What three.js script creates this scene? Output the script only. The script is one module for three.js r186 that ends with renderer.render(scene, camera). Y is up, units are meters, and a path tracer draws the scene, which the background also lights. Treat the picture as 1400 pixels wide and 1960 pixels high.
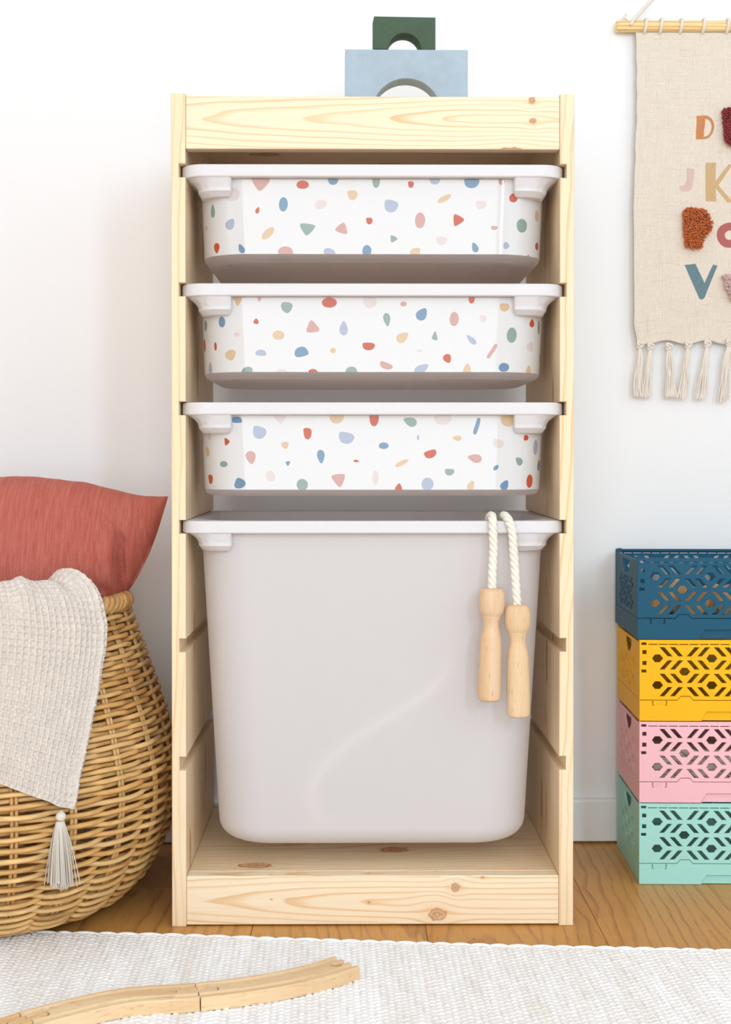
import * as THREE from 'three';
import { RoundedBoxGeometry } from 'three/addons/geometries/RoundedBoxGeometry.js';
import { mergeGeometries, mergeVertices, toCreasedNormals } from 'three/addons/utils/BufferGeometryUtils.js';
import { RectAreaLightUniformsLib } from 'three/addons/lights/RectAreaLightUniformsLib.js';
import { Brush, Evaluator, SUBTRACTION } from 'three-bvh-csg';

// ---------------------------------------------------------------- camera, sky, lights, exposure
const scene = new THREE.Scene();
const FOCAL = 2661.8, PX = 700, PY = 901.4;                      // in pixels of the 1400 x 1960 frame
const camera = new THREE.PerspectiveCamera(2 * Math.atan(980 / FOCAL) * 180 / Math.PI, 1400 / 1960, 0.05, 60);
camera.rotation.order = 'YXZ';
camera.position.set(-0.0214, 0.5144, 1.5185);
camera.rotation.set(-0.010088, -0.0087816, 0);
camera.setViewOffset(1400, 1960, 0, 980 - PY, 1400, 1960);
camera.updateMatrixWorld(true);

const renderer = new THREE.WebGLRenderer({ antialias: true });
renderer.toneMapping = THREE.LinearToneMapping;
renderer.toneMappingExposure = 0.59;
renderer.shadowMap.enabled = true;
renderer.shadowMap.type = THREE.PCFSoftShadowMap;
RectAreaLightUniformsLib.init();

scene.background = new THREE.Color().setRGB(1.6, 1.75, 2.0);     // overcast daylight outside the windows

// room: x from XL to XR, z from ZB (wall behind the shelf) to ZF (wall behind the camera)
const XL = -2.1, XR = 1.9, ZB = -0.335, ZF = 3.3, YC = 2.45;
const WINDOWS = {                                                // centre, size, inward direction
  tall: { c: [1.12, 1.5, ZF], w: 0.28, h: 1.15, wall: 'front' },
  addedDoor: { c: [-0.25, 1.07, ZF], w: 1.6, h: 2.02, wall: 'front' },  // glass door added behind the camera for frontal fill into the shelf
  side: { c: [XR, 1.45, 1.75], w: 1.7, h: 1.35, wall: 'right' },
  other: { c: [XL, 1.45, 2.0], w: 1.3, h: 1.35, wall: 'left' },
};
const COOL = new THREE.Color().setRGB(0.66, 0.92, 1.12), MILD = new THREE.Color().setRGB(0.86, 0.92, 0.95);   // tints set for balance: cool from the right, milder fill from front and left
function daylight(name, win, color, intensity) {                 // soft daylight of one window, just inside its pane
  const l = new THREE.RectAreaLight(color, intensity, win.w, win.h);
  l.name = name; l.position.set(...win.c);
  const inward = { front: [0, 0, -1], right: [-1, 0, 0], left: [1, 0, 0] }[win.wall];
  l.position.addScaledVector(new THREE.Vector3(...inward), 0.02);
  l.lookAt(win.c[0] + inward[0], win.c[1] + inward[1], win.c[2] + inward[2]);
  l.castShadow = true;
  scene.add(l);
}
daylight('tall_window_daylight', WINDOWS.tall, COOL, 40);
daylight('added_door_fill', WINDOWS.addedDoor, MILD, 6.8);  // fill light of the added door, brightens the shelf interior
daylight('side_window_daylight', WINDOWS.side, COOL, 1.5);
daylight('other_window_daylight', WINDOWS.other, MILD, 1.4);

// ---------------------------------------------------------------- helpers
const V = (x, y, z) => new THREE.Vector3(x, y, z);
const lerp = (a, b, t) => a + (b - a) * t, clamp = (x, a, b) => Math.min(b, Math.max(a, x));
const smooth = (a, b, x) => { const t = clamp((x - a) / (b - a), 0, 1); return t * t * (3 - 2 * t); };
function rng(seed) { let a = seed >>> 0; return () => { a = (a + 0x6D2B79F5) | 0; let t = Math.imul(a ^ (a >>> 15), 1 | a); t = (t + Math.imul(t ^ (t >>> 7), 61 | t)) ^ t; return ((t ^ (t >>> 14)) >>> 0) / 4294967296; }; }
const hash = (x, y, s) => { let h = Math.imul(x | 0, 374761393) ^ Math.imul(y | 0, 668265263) ^ Math.imul(s | 0, 2147483647); h = Math.imul(h ^ (h >>> 13), 1274126177); h ^= h >>> 16; return (h >>> 0) / 4294967296; };
function noise(x, y = 0, s = 1) {                                 // value noise, -1 .. 1
  const ix = Math.floor(x), iy = Math.floor(y), fx = x - ix, fy = y - iy, u = fx * fx * (3 - 2 * fx), v = fy * fy * (3 - 2 * fy);
  return 2 * lerp(lerp(hash(ix, iy, s), hash(ix + 1, iy, s), u), lerp(hash(ix, iy + 1, s), hash(ix + 1, iy + 1, s), u), v) - 1;
}
const fbm = (x, y, s) => noise(x, y, s) * 0.55 + noise(x * 2.1, y * 2.1, s + 3) * 0.3 + noise(x * 4.3, y * 4.3, s + 7) * 0.15;
// a pixel of the photograph as a direction, met with a plane of the room
function dirOf(u, v) { return V((u - PX) / FOCAL, -(v - PY) / FOCAL, -1).applyQuaternion(camera.quaternion); }
function atZ(u, v, z) { const d = dirOf(u, v), o = camera.position; return o.clone().addScaledVector(d, (z - o.z) / d.z); }
function atY(u, v, y) { const d = dirOf(u, v), o = camera.position; return o.clone().addScaledVector(d, (y - o.y) / d.y); }
const camInv = camera.matrixWorld.clone().invert();
function toPixel(p) { const q = p.clone().applyMatrix4(camInv); return [PX - FOCAL * q.x / q.z, PY + FOCAL * q.y / q.z]; }
function table(points) { return (x) => { if (x <= points[0][0]) return points[0][1]; for (let i = 1; i < points.length; i++) if (x <= points[i][0]) { const [a, b] = points[i - 1], [c, d] = points[i]; return lerp(b, d, (x - a) / (c - a)); } return points[points.length - 1][1]; }; }

const used = new Map();
function numbered(name) { const n = used.get(name) ?? 0; used.set(name, n + 1); return n ? `${name}_${String(n).padStart(3, '0')}` : name; }
function thing(name, label, category, group) { const o = new THREE.Group(); o.name = numbered(name); o.userData = { label, category }; if (group) o.userData.group = group; scene.add(o); return o; }
function mesh(name, geometry, material, parent) { const m = new THREE.Mesh(geometry, material); m.name = name; m.castShadow = m.receiveShadow = true; parent.add(m); return m; }
function structure(name, geometry, material) { const m = mesh(name, geometry, material, scene); m.userData = { kind: 'structure' }; return m; }
const box = (x0, x1, y0, y1, z0, z1, r = 0) => {
  const w = x1 - x0, h = y1 - y0, d = z1 - z0;
  const g = r ? new RoundedBoxGeometry(w, h, d, 2, r) : new THREE.BoxGeometry(w, h, d);
  return g.translate((x0 + x1) / 2, (y0 + y1) / 2, (z0 + z1) / 2);
};
function merged(list) {
  return mergeGeometries(list.map((g) => { const n = g.index ? g.toNonIndexed() : g; for (const k of Object.keys(n.attributes)) if (!['position', 'normal', 'uv'].includes(k)) n.deleteAttribute(k); return n; }));
}
// uv in metres over (L, W): u along the grain, each face projected along its main axis
function grainUV(g0, grain, L, W, du = 0, dv = 0) {
  const g = g0.index ? g0.toNonIndexed() : g0, p = g.attributes.position, uv = new Float32Array(p.count * 2), a = V(), b = V(), c = V(), n = V();
  const k = 'xyz'.indexOf(grain);
  for (let i = 0; i < p.count; i += 3) {
    a.fromBufferAttribute(p, i); b.fromBufferAttribute(p, i + 1); c.fromBufferAttribute(p, i + 2);
    n.copy(b).sub(a).cross(c.clone().sub(a));
    const m = [Math.abs(n.x), Math.abs(n.y), Math.abs(n.z)], ax = m.indexOf(Math.max(...m));
    const rest = [0, 1, 2].filter((t) => t !== ax), along = rest.includes(k) ? k : rest[0], across = rest.find((t) => t !== along);
    [a, b, c].forEach((q, t) => { uv[(i + t) * 2] = (q.getComponent(along) + du) / L; uv[(i + t) * 2 + 1] = (q.getComponent(across) + dv + ax * 0.37 * W) / W; });
  }
  g.setAttribute('uv', new THREE.BufferAttribute(uv, 2));
  return g;
}
function tube(points, radius, radial = 6, closed = false) {         // a tube through given points; radius a number or a function of 0..1
  const n = points.length, pos = [], nor = [], uv = [], idx = [], T = V(), N = V(), B = V(), prev = V();
  let len = 0;
  for (let i = 0; i < n; i++) {
    const p = points[i], q = points[closed ? (i + 1) % n : Math.min(n - 1, i + 1)], o = points[closed ? (i + n - 1) % n : Math.max(0, i - 1)];
    T.copy(q).sub(o).normalize();
    if (i === 0) { N.set(Math.abs(T.y) > 0.9 ? 1 : 0, Math.abs(T.y) > 0.9 ? 0 : 1, 0); } else { N.copy(prev); len += p.distanceTo(points[i - 1]); }
    N.addScaledVector(T, -N.dot(T)).normalize(); prev.copy(N); B.crossVectors(T, N);
    const r = typeof radius === 'function' ? radius(i / (n - 1)) : radius;
    for (let k = 0; k <= radial; k++) {
      const a = k / radial * Math.PI * 2, d = N.clone().multiplyScalar(Math.cos(a)).addScaledVector(B, Math.sin(a));
      pos.push(p.x + d.x * r, p.y + d.y * r, p.z + d.z * r); nor.push(d.x, d.y, d.z); uv.push(len, k / radial);
    }
  }
  const w = radial + 1;
  for (let i = 0; i < (closed ? n : n - 1); i++) for (let k = 0; k < radial; k++) { const a = i * w + k, b = ((i + 1) % n) * w + k; idx.push(a, a + 1, b, b, a + 1, b + 1); }
  if (!closed) for (const [e, s] of [[0, 1], [n - 1, -1]]) {
    const c = pos.length / 3, p = points[e], t = points[e ? n - 2 : 1].clone().sub(p).normalize().negate(); pos.push(p.x, p.y, p.z); nor.push(t.x, t.y, t.z); uv.push(0, 0);
    for (let k = 0; k < radial; k++) { const a = e * w + k; s > 0 ? idx.push(c, a + 1, a) : idx.push(c, a, a + 1); }
  }
  const g = new THREE.BufferGeometry();
  g.setAttribute('position', new THREE.Float32BufferAttribute(pos, 3)); g.setAttribute('normal', new THREE.Float32BufferAttribute(nor, 3)); g.setAttribute('uv', new THREE.Float32BufferAttribute(uv, 2)); g.setIndex(idx);
  return g;
}
function grid(nu, nv, fn, uvFn) {                                    // a sheet: fn(a, b) -> Vector3
  const pos = [], uv = [], idx = [];
  for (let j = 0; j <= nv; j++) for (let i = 0; i <= nu; i++) { const p = fn(i / nu, j / nv); pos.push(p.x, p.y, p.z); const t = uvFn ? uvFn(i / nu, j / nv, p) : [i / nu, j / nv]; uv.push(...t); }
  for (let j = 0; j < nv; j++) for (let i = 0; i < nu; i++) { const a = j * (nu + 1) + i, b = a + nu + 1; idx.push(a, a + 1, b, b, a + 1, b + 1); }
  const g = new THREE.BufferGeometry();
  g.setAttribute('position', new THREE.Float32BufferAttribute(pos, 3)); g.setAttribute('uv', new THREE.Float32BufferAttribute(uv, 2)); g.setIndex(idx); g.computeVertexNormals();
  return g;
}
function loft(rings, capLast = false) {                              // rings of equal length, closed round
  const n = rings[0].length, pos = [], uv = [], idx = [];
  rings.forEach((r, j) => { for (let i = 0; i <= n; i++) { const p = r[i % n]; pos.push(p.x, p.y, p.z); uv.push(i / n, j / (rings.length - 1)); } });
  for (let j = 0; j < rings.length - 1; j++) for (let i = 0; i < n; i++) { const a = j * (n + 1) + i, b = a + n + 1; idx.push(a, a + 1, b, b, a + 1, b + 1); }
  if (capLast) { const r = rings[rings.length - 1], c = r.reduce((s, p) => s.add(p), V()).divideScalar(n), k = pos.length / 3, o = (rings.length - 1) * (n + 1); pos.push(c.x, c.y, c.z); uv.push(0.5, 1); for (let i = 0; i < n; i++) idx.push(o + i, o + i + 1, k); }
  const g = new THREE.BufferGeometry();
  g.setAttribute('position', new THREE.Float32BufferAttribute(pos, 3)); g.setAttribute('uv', new THREE.Float32BufferAttribute(uv, 2)); g.setIndex(idx); g.computeVertexNormals();
  return g;
}
const poly = (pts) => { const s = new THREE.Shape(); pts.forEach(([x, y], i) => i ? s.lineTo(x, y) : s.moveTo(x, y)); s.closePath(); return s; };
const extrude = (shape, depth, bevel = 0, segs = 1, curve = 8) => new THREE.ExtrudeGeometry(shape, { depth: depth - 2 * bevel, bevelEnabled: bevel > 0, bevelSize: bevel, bevelThickness: bevel, bevelOffset: -bevel, bevelSegments: segs, curveSegments: curve }).translate(0, 0, bevel);
const spline = (pts, n, closed = false) => new THREE.CatmullRomCurve3(pts, closed, 'centripetal').getPoints(n);

// ---------------------------------------------------------------- materials
const S = (r, g, b) => new THREE.Color().setRGB(r / 255, g / 255, b / 255, THREE.SRGBColorSpace);
const std = (o) => new THREE.MeshPhysicalMaterial({ roughness: 0.7, side: THREE.DoubleSide, ...o });
function texture(w, h, fn, srgb = true) {                            // fn(x 0..1, y 0..1) -> [r, g, b] 0..255
  const d = new Uint8Array(w * h * 4);
  for (let y = 0, o = 0; y < h; y++) for (let x = 0; x < w; x++, o += 4) { const c = fn((x + 0.5) / w, (y + 0.5) / h); d[o] = clamp(c[0], 0, 255); d[o + 1] = clamp(c[1], 0, 255); d[o + 2] = clamp(c[2], 0, 255); d[o + 3] = 255; }
  const t = new THREE.DataTexture(d, w, h); t.wrapS = t.wrapT = THREE.RepeatWrapping; t.magFilter = THREE.LinearFilter; t.minFilter = THREE.LinearMipmapLinearFilter; t.generateMipmaps = true;
  if (srgb) t.colorSpace = THREE.SRGBColorSpace; t.needsUpdate = true;
  return t;
}
const mix3 = (a, b, t) => [lerp(a[0], b[0], t), lerp(a[1], b[1], t), lerp(a[2], b[2], t)];
// sawn wood: the board's plane cuts the growth rings; knots push the rings aside
function wood({ L, W, px = 2000, seed, base, late, knot = [176, 118, 74], spacing = 0.008, h0 = 0.03, slope = 0.05, vc = W / 2, wave = 1, knots = [], strength = 1, pores = 0 }) {
  const w = Math.min(2048, Math.round(L * px)), h = Math.min(1024, Math.max(64, Math.round(W * px)));
  return texture(w, h, (x, y) => {
    const u = x * L, v0 = y * W; let v = v0, core = 0, tone = 0;
    for (const [ku, kv, kr, st = 1.6] of knots) {
      const du = (u - ku) / (kr * st), dv = (v0 - kv) / kr, d2 = du * du + dv * dv;
      if (d2 < 30) { v -= (v0 - kv) * Math.exp(-d2 / 5) * 0.93; tone = Math.max(tone, Math.exp(-d2 / 2.2) * 0.5); const e = Math.sqrt(d2) + 0.18 * noise(du * 3 + ku * 99, dv * 3, seed); if (e < 1) core = Math.max(core, smooth(1, 0.82, e) * (0.72 + 0.28 * Math.cos(e * 17))); }
    }
    const hh = h0 + slope * u + wave * 0.007 * noise(u * 5, 0.3, seed) + wave * 0.002 * noise(u * 17, 2.3, seed + 5), vv = v - vc + wave * 0.005 * noise(u * 6, 9.1, seed + 1);
    const r = Math.sqrt(vv * vv + hh * hh) / spacing + 0.1 * noise(u * 30, v * 160, seed + 2), i = Math.floor(r), f = r - i;
    const band = smooth(0.55, 0.95, f) * (1 - smooth(0.93, 1, f)), amp = 0.35 + 0.65 * hash(i, 7, seed);
    const fibre = noise(u * 45, v0 * 1700, seed + 9) * 0.5 + noise(u * 14, v0 * 500, seed + 11) * 0.5;
    let c = mix3(base, late, clamp((band * amp + 0.12 * tone + 0.06 * noise(u * 7, v0 * 60, seed + 13)) * strength, 0, 1));
    if (pores) { const q = noise(u * 38, v0 * 1500, seed + 17) * 0.6 + noise(u * 90, v0 * 2900, seed + 18) * 0.4 - 0.3 + 0.3 * band; if (q > 0) c = mix3(c, [c[0] * 0.62, c[1] * 0.58, c[2] * 0.52], clamp(q * pores, 0, 1)); }
    c = mix3(c, late, tone * 0.5);
    c = mix3(c, knot, core * 0.9);
    const k = 1 + 0.022 * fibre;
    return [c[0] * k, c[1] * k, c[2] * k];
  });
}
const PINE = { base: [244, 218, 180], late: [227, 177, 122] };
const pine = (o, rough = 0.5) => std({ map: wood({ ...PINE, ...o }), roughness: rough, side: THREE.FrontSide });

// ---------------------------------------------------------------- the room
const paint = std({ color: S(243, 241, 240), roughness: 0.85, side: THREE.FrontSide, bumpMap: texture(256, 256, (x, y) => { const n = 128 + 60 * fbm(x * 24, y * 24, 5); return [n, n, n]; }, false), bumpScale: 0.0004 });
paint.bumpMap.repeat.set(3, 3);
const T = 0.12;                                                      // thickness of the walls
structure('wall_back', box(XL - T, XR + T, -T, YC + T, ZB - T, ZB), paint);
structure('ceiling', box(XL, XR, YC, YC + T, ZB, ZF), paint);
function wallWith(name, windows, a0, a1, place) {                    // a wall with openings: place(a, y, depth) -> point
  const s = poly([[a0, 0], [a1, 0], [a1, YC], [a0, YC]]);
  for (const w of windows) s.holes.push(poly([[w.a - w.w / 2, w.y - w.h / 2], [w.a - w.w / 2, w.y + w.h / 2], [w.a + w.w / 2, w.y + w.h / 2], [w.a + w.w / 2, w.y - w.h / 2]]));
  const g = new THREE.ExtrudeGeometry(s, { depth: T, bevelEnabled: false });
  const p = g.attributes.position; for (let i = 0; i < p.count; i++) { const q = place(p.getX(i), p.getY(i), p.getZ(i)); p.setXYZ(i, q.x, q.y, q.z); }
  g.computeVertexNormals();
  const m = structure(name, g, std({ color: S(243, 241, 240), roughness: 0.85 })); return m;
}
wallWith('wall_front', [WINDOWS.tall, WINDOWS.addedDoor].map((w) => ({ a: w.c[0], y: w.c[1], w: w.w, h: w.h })), XL - T, XR + T, (a, y, d) => V(a, y, ZF + d));
wallWith('wall_right', [WINDOWS.side].map((w) => ({ a: w.c[2], y: w.c[1], w: w.w, h: w.h })), ZB, ZF, (a, y, d) => V(XR + d, y, a));
wallWith('wall_left', [WINDOWS.other].map((w) => ({ a: w.c[2], y: w.c[1], w: w.w, h: w.h })), ZB, ZF, (a, y, d) => V(XL - d, y, a));
const white = std({ color: S(240, 239, 238), roughness: 0.4, side: THREE.FrontSide });
const glass = std({ color: 0xffffff, roughness: 0.02, transmission: 1, thickness: 0 });
Object.values(WINDOWS).forEach((w, i) => {                            // casement frames and panes, set in the openings
  const o = new THREE.Group(); o.name = `window_${i + 1}`; o.userData = { kind: 'structure' }; scene.add(o);
  o.position.set(...w.c); o.rotation.y = { front: 0, right: Math.PI / 2, left: -Math.PI / 2 }[w.wall];
  const f = 0.03, a = w.w / 2, b = w.h / 2;
  mesh('window_frame', merged([box(-a, -a + f, -b, b, 0.05, 0.09), box(a - f, a, -b, b, 0.05, 0.09), box(-a + f, a - f, b - f, b, 0.05, 0.09), box(-a + f, a - f, -b, -b + f, 0.05, 0.09)]), white, o);
  mesh('window_pane', box(-a + f, a - f, -b + f, b - f, 0.068, 0.072), glass, o);
});
// skirting board along the back wall, hollow line of shadow under it
{
  const s = new THREE.Shape(); s.moveTo(0, 0.0035); s.lineTo(0.0105, 0.0035); s.lineTo(0.0105, 0.0545); s.quadraticCurveTo(0.0105, 0.0585, 0.006, 0.0588); s.lineTo(0, 0.0588); s.closePath();
  const g = new THREE.ExtrudeGeometry(s, { depth: XR - XL, bevelEnabled: false, curveSegments: 6 }); g.rotateY(Math.PI / 2).scale(1, 1, -1);
  const p = g.attributes.position, ix = g.index; for (let i = 0; i < p.count; i++) p.setXYZ(i, XL + p.getX(i), p.getY(i), ZB + p.getZ(i));
  g.computeVertexNormals();
  structure('baseboard_back', g, std({ color: S(240, 238, 236), roughness: 0.35 }));
}
// oak boards running away from the camera
{
  const floor = new THREE.Group(); floor.name = 'floor'; floor.userData = { kind: 'structure' }; scene.add(floor);
  mesh('subfloor', box(XL - T, XR + T, -0.12, -0.012, ZB - T, ZF + T), std({ color: S(120, 90, 60), roughness: 0.9, side: THREE.FrontSide }), floor);
  const PW = 0.19, PL = 1.28, mats = [];
  for (let k = 0; k < 4; k++) mats.push(std({ roughness: 0.42, side: THREE.FrontSide, map: wood({ L: PL, W: PW, px: 1500, seed: 40 + k * 7, base: [[206, 148, 76], [199, 139, 66], [209, 152, 80], [202, 143, 71]][k], late: [168, 112, 54], knot: [110, 74, 44], spacing: 0.011, h0: 0.02 + 0.02 * k, slope: 0.04 - 0.02 * k, vc: PW * (0.3 + 0.13 * k), wave: 1.6, strength: 0.75, pores: 0.75, knots: [[0.35 + 0.2 * k, 0.06 + 0.02 * k, 0.007, 2.2], [0.9 - 0.14 * k, 0.13 - 0.02 * k, 0.006, 2.4]] }) }));
  let n = 0;
  for (let i = -12; i < 11; i++) {
    const x0 = 0.058 + i * PW, off = [0.43, 0.98, 0.2, 0.75][((i % 4) + 4) % 4];
    for (let z0 = -PL + off - 0.335; z0 < ZF; z0 += PL) {
      const a = Math.max(x0, XL), b = Math.min(x0 + PW, XR), c = Math.max(z0, ZB), d = Math.min(z0 + PL, ZF); n++;
      if (b - a < 0.01 || d - c < 0.01) continue;
      const g = grainUV(box(a + 0.0002, b - 0.0002, -0.012, 0, c + 0.0002, d - 0.0002, 0.0006), 'z', PL, PW, -z0 + n * 0.31, -x0);
      mesh(numbered('plank'), g, mats[(n * 7 + i * i) % 4], floor);
    }
  }
}

// ---------------------------------------------------------------- the pine frame
const FW = 0.22, FT = 0.0157, FH = 0.91, FD = 0.30;                  // half width, board, height, depth
const SLOT0 = 0.819, PITCH = 0.1295, SLOTH = 0.0148, SLOTD = 0.0073;
{
  const o = thing('shelving_unit', 'tall narrow pine storage frame with grooved sides holding plastic boxes', 'shelf');
  const side = (s) => {                                              // board with six grooves on its inner face
    const xo = s * FW, xi = s * (FW - FT), xs = s * (FW - FT + SLOTD), pts = [[xo, 0], [xo, FH], [xi, FH]];
    for (let k = 0; k < 6; k++) { const y = SLOT0 - PITCH * k; pts.push([xi, y + SLOTH], [xs, y + SLOTH], [xs, y], [xi, y]); }
    pts.push([xi, 0]);
    return extrude(poly(s < 0 ? pts : pts.reverse()), FD, 0.0012, 2).translate(0, 0, -FD);
  };
  const sideKnots = [[0.42, 0.06, 0.006, 5], [0.63, 0.18, 0.005, 6], [0.15, 0.1, 0.006, 6], [0.33, 0.22, 0.005, 6], [0.8, 0.12, 0.006, 5], [0.095, 0.262, 0.007, 4]];
  mesh('side_panel', grainUV(side(-1), 'y', 0.96, 0.3, 0.02, 0.3), pine({ L: 0.96, W: 0.3, px: 1400, seed: 11, spacing: 0.0075, h0: 0.05, slope: 0.02, vc: 0.12, knots: sideKnots, strength: 0.75 }), o);
  mesh('side_panel', grainUV(side(1), 'y', 0.96, 0.3, 0.02, 0.3), pine({ L: 0.96, W: 0.3, px: 1400, seed: 23, spacing: 0.007, h0: 0.04, slope: 0.05, vc: 0.2, knots: [[0.3, 0.2, 0.007, 5], [0.36, 0.09, 0.006, 6], [0.6, 0.25, 0.006, 5], [0.12, 0.16, 0.007, 5], [0.72, 0.07, 0.005, 6]], strength: 0.8 }), o);
  const xi = FW - FT, top = FH - 0.0025;
  // front rail of the top, with its knots at the right
  const railKnots = [[0.378, 0.0535, 0.0045, 1.0], [0.379, 0.031, 0.0032, 1.5], [0.354, -0.002, 0.005, 3.4]];
  mesh('top_rail', grainUV(box(-xi, xi, top - 0.0575, top, -0.0195, -0.0015, 0.0015), 'x', 0.42, 0.06, xi, 0.0575 - top - 2 * 0.37 * 0.06), pine({ L: 0.42, W: 0.06, px: 3000, seed: 31, base: [247, 224, 190], late: [230, 183, 131], spacing: 0.0052, h0: 0.019, slope: -0.05, vc: 0.032, wave: 0.55, knots: railKnots }), o);
  mesh('top_rail', grainUV(box(-xi, xi, top - 0.0575, top, -FD + 0.002, -FD + 0.02, 0.0015), 'x', 0.42, 0.06, xi, 0.03), pine({ L: 0.42, W: 0.06, px: 1500, seed: 33, spacing: 0.006, h0: 0.01, slope: 0.03, knots: [[0.28, 0.02, 0.003, 6]] }), o);
  const boardWood = pine({ L: 0.42, W: 0.27, px: 1800, seed: 37, spacing: 0.009, h0: 0.015, slope: 0.06, vc: 0.16, knots: [[0.072, 0.249, 0.0115, 1.9], [0.232, 0.188, 0.0125, 1.6], [0.3, 0.1, 0.006, 2]], knot: [186, 120, 78] });
  mesh('top_board', grainUV(box(-xi, xi, top - 0.016, top, -FD + 0.0202, -0.0197), 'x', 0.42, 0.27, xi, 0.1), boardWood, o);
  mesh('bottom_board', grainUV(box(-xi, xi, 0.0385, 0.0553, -FD + 0.002, -0.0205, 0.0015), 'x', 0.42, 0.27, xi, 0.29 - 0.37 * 0.27), boardWood, o);
  const plinthKnots = [[0.295, 0.0405, 0.0055, 1.05], [0.275, 0.011, 0.0075, 1.5], [0.2, 0.0245, 0.0015, 1.5], [0.093, 0.028, 0.001, 1.5], [0.325, 0.0515, 0.0012, 2]];
  mesh('plinth', grainUV(box(-xi, xi, 0.0015, 0.0553, -0.0197, -0.0015, 0.0015), 'x', 0.42, 0.058, xi, -0.0015 - 2 * 0.37 * 0.058), pine({ L: 0.42, W: 0.058, px: 3000, seed: 58, base: [247, 225, 191], late: [230, 184, 132], spacing: 0.006, h0: 0.016, slope: -0.045, vc: 0.024, wave: 0.6, knots: plinthKnots, knot: [190, 138, 98], strength: 0.9 }), o);
}

// ---------------------------------------------------------------- plastic boxes on the grooves
const plastic = (through) => std({ color: S(247, 240, 238), roughness: 1, transmission: through, thickness: 0, clearcoat: 0.45, clearcoatRoughness: 0.38, specularIntensity: 0.4 });
const plasticRim = std({ color: S(221, 216, 215), roughness: 0.42, specularIntensity: 0.7 });
// outline in plan, clockwise from the middle of the back; every outline has the same number of points
function plan(hw, zf, zb, R, y, n = 12) {
  const pts = [], arc = (cx, cz, a0, a1) => { for (let i = 0; i <= n; i++) { const a = lerp(a0, a1, i / n); pts.push(V(cx + R * Math.cos(a), y, cz + R * Math.sin(a))); } };
  pts.push(V(0, y, zb));
  arc(hw - R, zb + R, -Math.PI / 2, 0); arc(hw - R, zf - R, 0, Math.PI / 2);
  for (let i = 1; i < 8; i++) pts.push(V(lerp(hw - R, -(hw - R), i / 8), y, zf));
  arc(-(hw - R), zf - R, Math.PI / 2, Math.PI); arc(-(hw - R), zb + R, Math.PI, 1.5 * Math.PI);
  return pts;
}
function roundShape(hw, zf, zb, R, hole = false) {                   // in x, z
  const s = hole ? new THREE.Path() : new THREE.Shape();
  s.moveTo(-hw + R, zb); s.lineTo(hw - R, zb); s.absarc(hw - R, zb + R, R, -Math.PI / 2, 0); s.lineTo(hw, zf - R); s.absarc(hw - R, zf - R, R, 0, Math.PI / 2);
  s.lineTo(-hw + R, zf); s.absarc(-hw + R, zf - R, R, Math.PI / 2, Math.PI); s.lineTo(-hw, zb + R); s.absarc(-hw + R, zb + R, R, Math.PI, Math.PI * 1.5);
  return s;
}
const HW = 0.1935, ZFRONT = -0.0095, ZBACK = -0.287, CR = 0.055, RIMH = 0.0137;
function boxBody(yTop, yBottom, draft, fillet) {                      // (half width, front, back, radius) at a height
  return (y) => { const k = (yTop - y) * draft, e = Math.max(0, (yBottom + fillet) - y) / fillet, c = fillet * (1 - Math.sqrt(Math.max(0, 1 - e * e))); return [HW - k - c, ZFRONT - k - c, ZBACK + k + c, CR - c * 0.5]; };
}
function storageBox(yRim, height, draft, fillet, label, group) {
  const o = thing('storage_box', label, 'box', group);
  const y0 = yRim, yb = yRim + RIMH - height, at = boxBody(y0, yb, draft, fillet);
  const rings = [y0 + RIMH * 0.8, y0]; for (let i = 1; i <= 8; i++) rings.push(lerp(y0, yb + fillet, i / 8)); for (let i = 1; i <= 8; i++) rings.push(yb + fillet * (1 - Math.sin(i / 8 * Math.PI / 2)));
  const list = rings.map((y) => { const [hw, zf, zb, r] = at(Math.min(y, y0)); return plan(hw, zf, zb, r, y); });
  const [hw, zf, zb, r] = at(yb);
  list.push(plan(hw - 0.012, zf - 0.012, zb + 0.012, r - 0.01, yb), plan(hw - 0.014, zf - 0.014, zb + 0.014, r - 0.01, yb + 0.001));
  mesh('body', loft(list, true), height > 0.2 ? plastic(0.4) : plastic(0.85), o);
  const s = roundShape(0.2105, 0.0022, -0.297, 0.026); s.holes.push(roundShape(HW - 0.0006, ZFRONT - 0.0006, ZBACK + 0.0006, CR, true));
  const rim = extrude(s, RIMH, 0.0018, 3, 12); rim.rotateX(Math.PI / 2).translate(0, y0 + RIMH, 0);
  const rp = mesh('rim', rim, plasticRim, o);
  for (const side of [-1, 1]) {                                       // corner grips under the rim
    const layer = (flare, inset, y) => {
      const xo = HW - 0.0005 + flare - inset * 0.55, xn = 0.1545 + inset * 0.35, zf2 = -0.0035 + flare * 0.35 - inset, zb2 = -0.09, R = 0.024, r2 = 0.004, p = [];
      p.push([xn, zb2]); for (let i = 0; i <= 5; i++) { const a = lerp(Math.PI, Math.PI / 2, i / 5); p.push([xn + r2 + r2 * Math.cos(a), zf2 - r2 + r2 * Math.sin(a)]); }
      for (let i = 0; i <= 9; i++) { const a = lerp(Math.PI / 2, 0, i / 9); p.push([xo - R + R * Math.cos(a), zf2 - R + R * Math.sin(a)]); }
      p.push([xo, zb2]);
      return p.map(([x, z]) => V(side * x, y, z));
    };
    const ls = [];
    for (let i = 0; i <= 6; i++) ls.push(layer(0.0125 * Math.pow(1 - i / 6, 2.2), 0, y0 + 0.0005 - 0.0145 * i / 6));
    for (let i = 1; i <= 3; i++) ls.push(layer(0, 0.0062 * i / 3, y0 - 0.014 - 0.0055 * i / 3));
    mesh('grip', toCreasedNormals(loft(ls, true), 0.6), plasticRim, o);
  }
  return { o, at, y0, yb };
}
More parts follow.
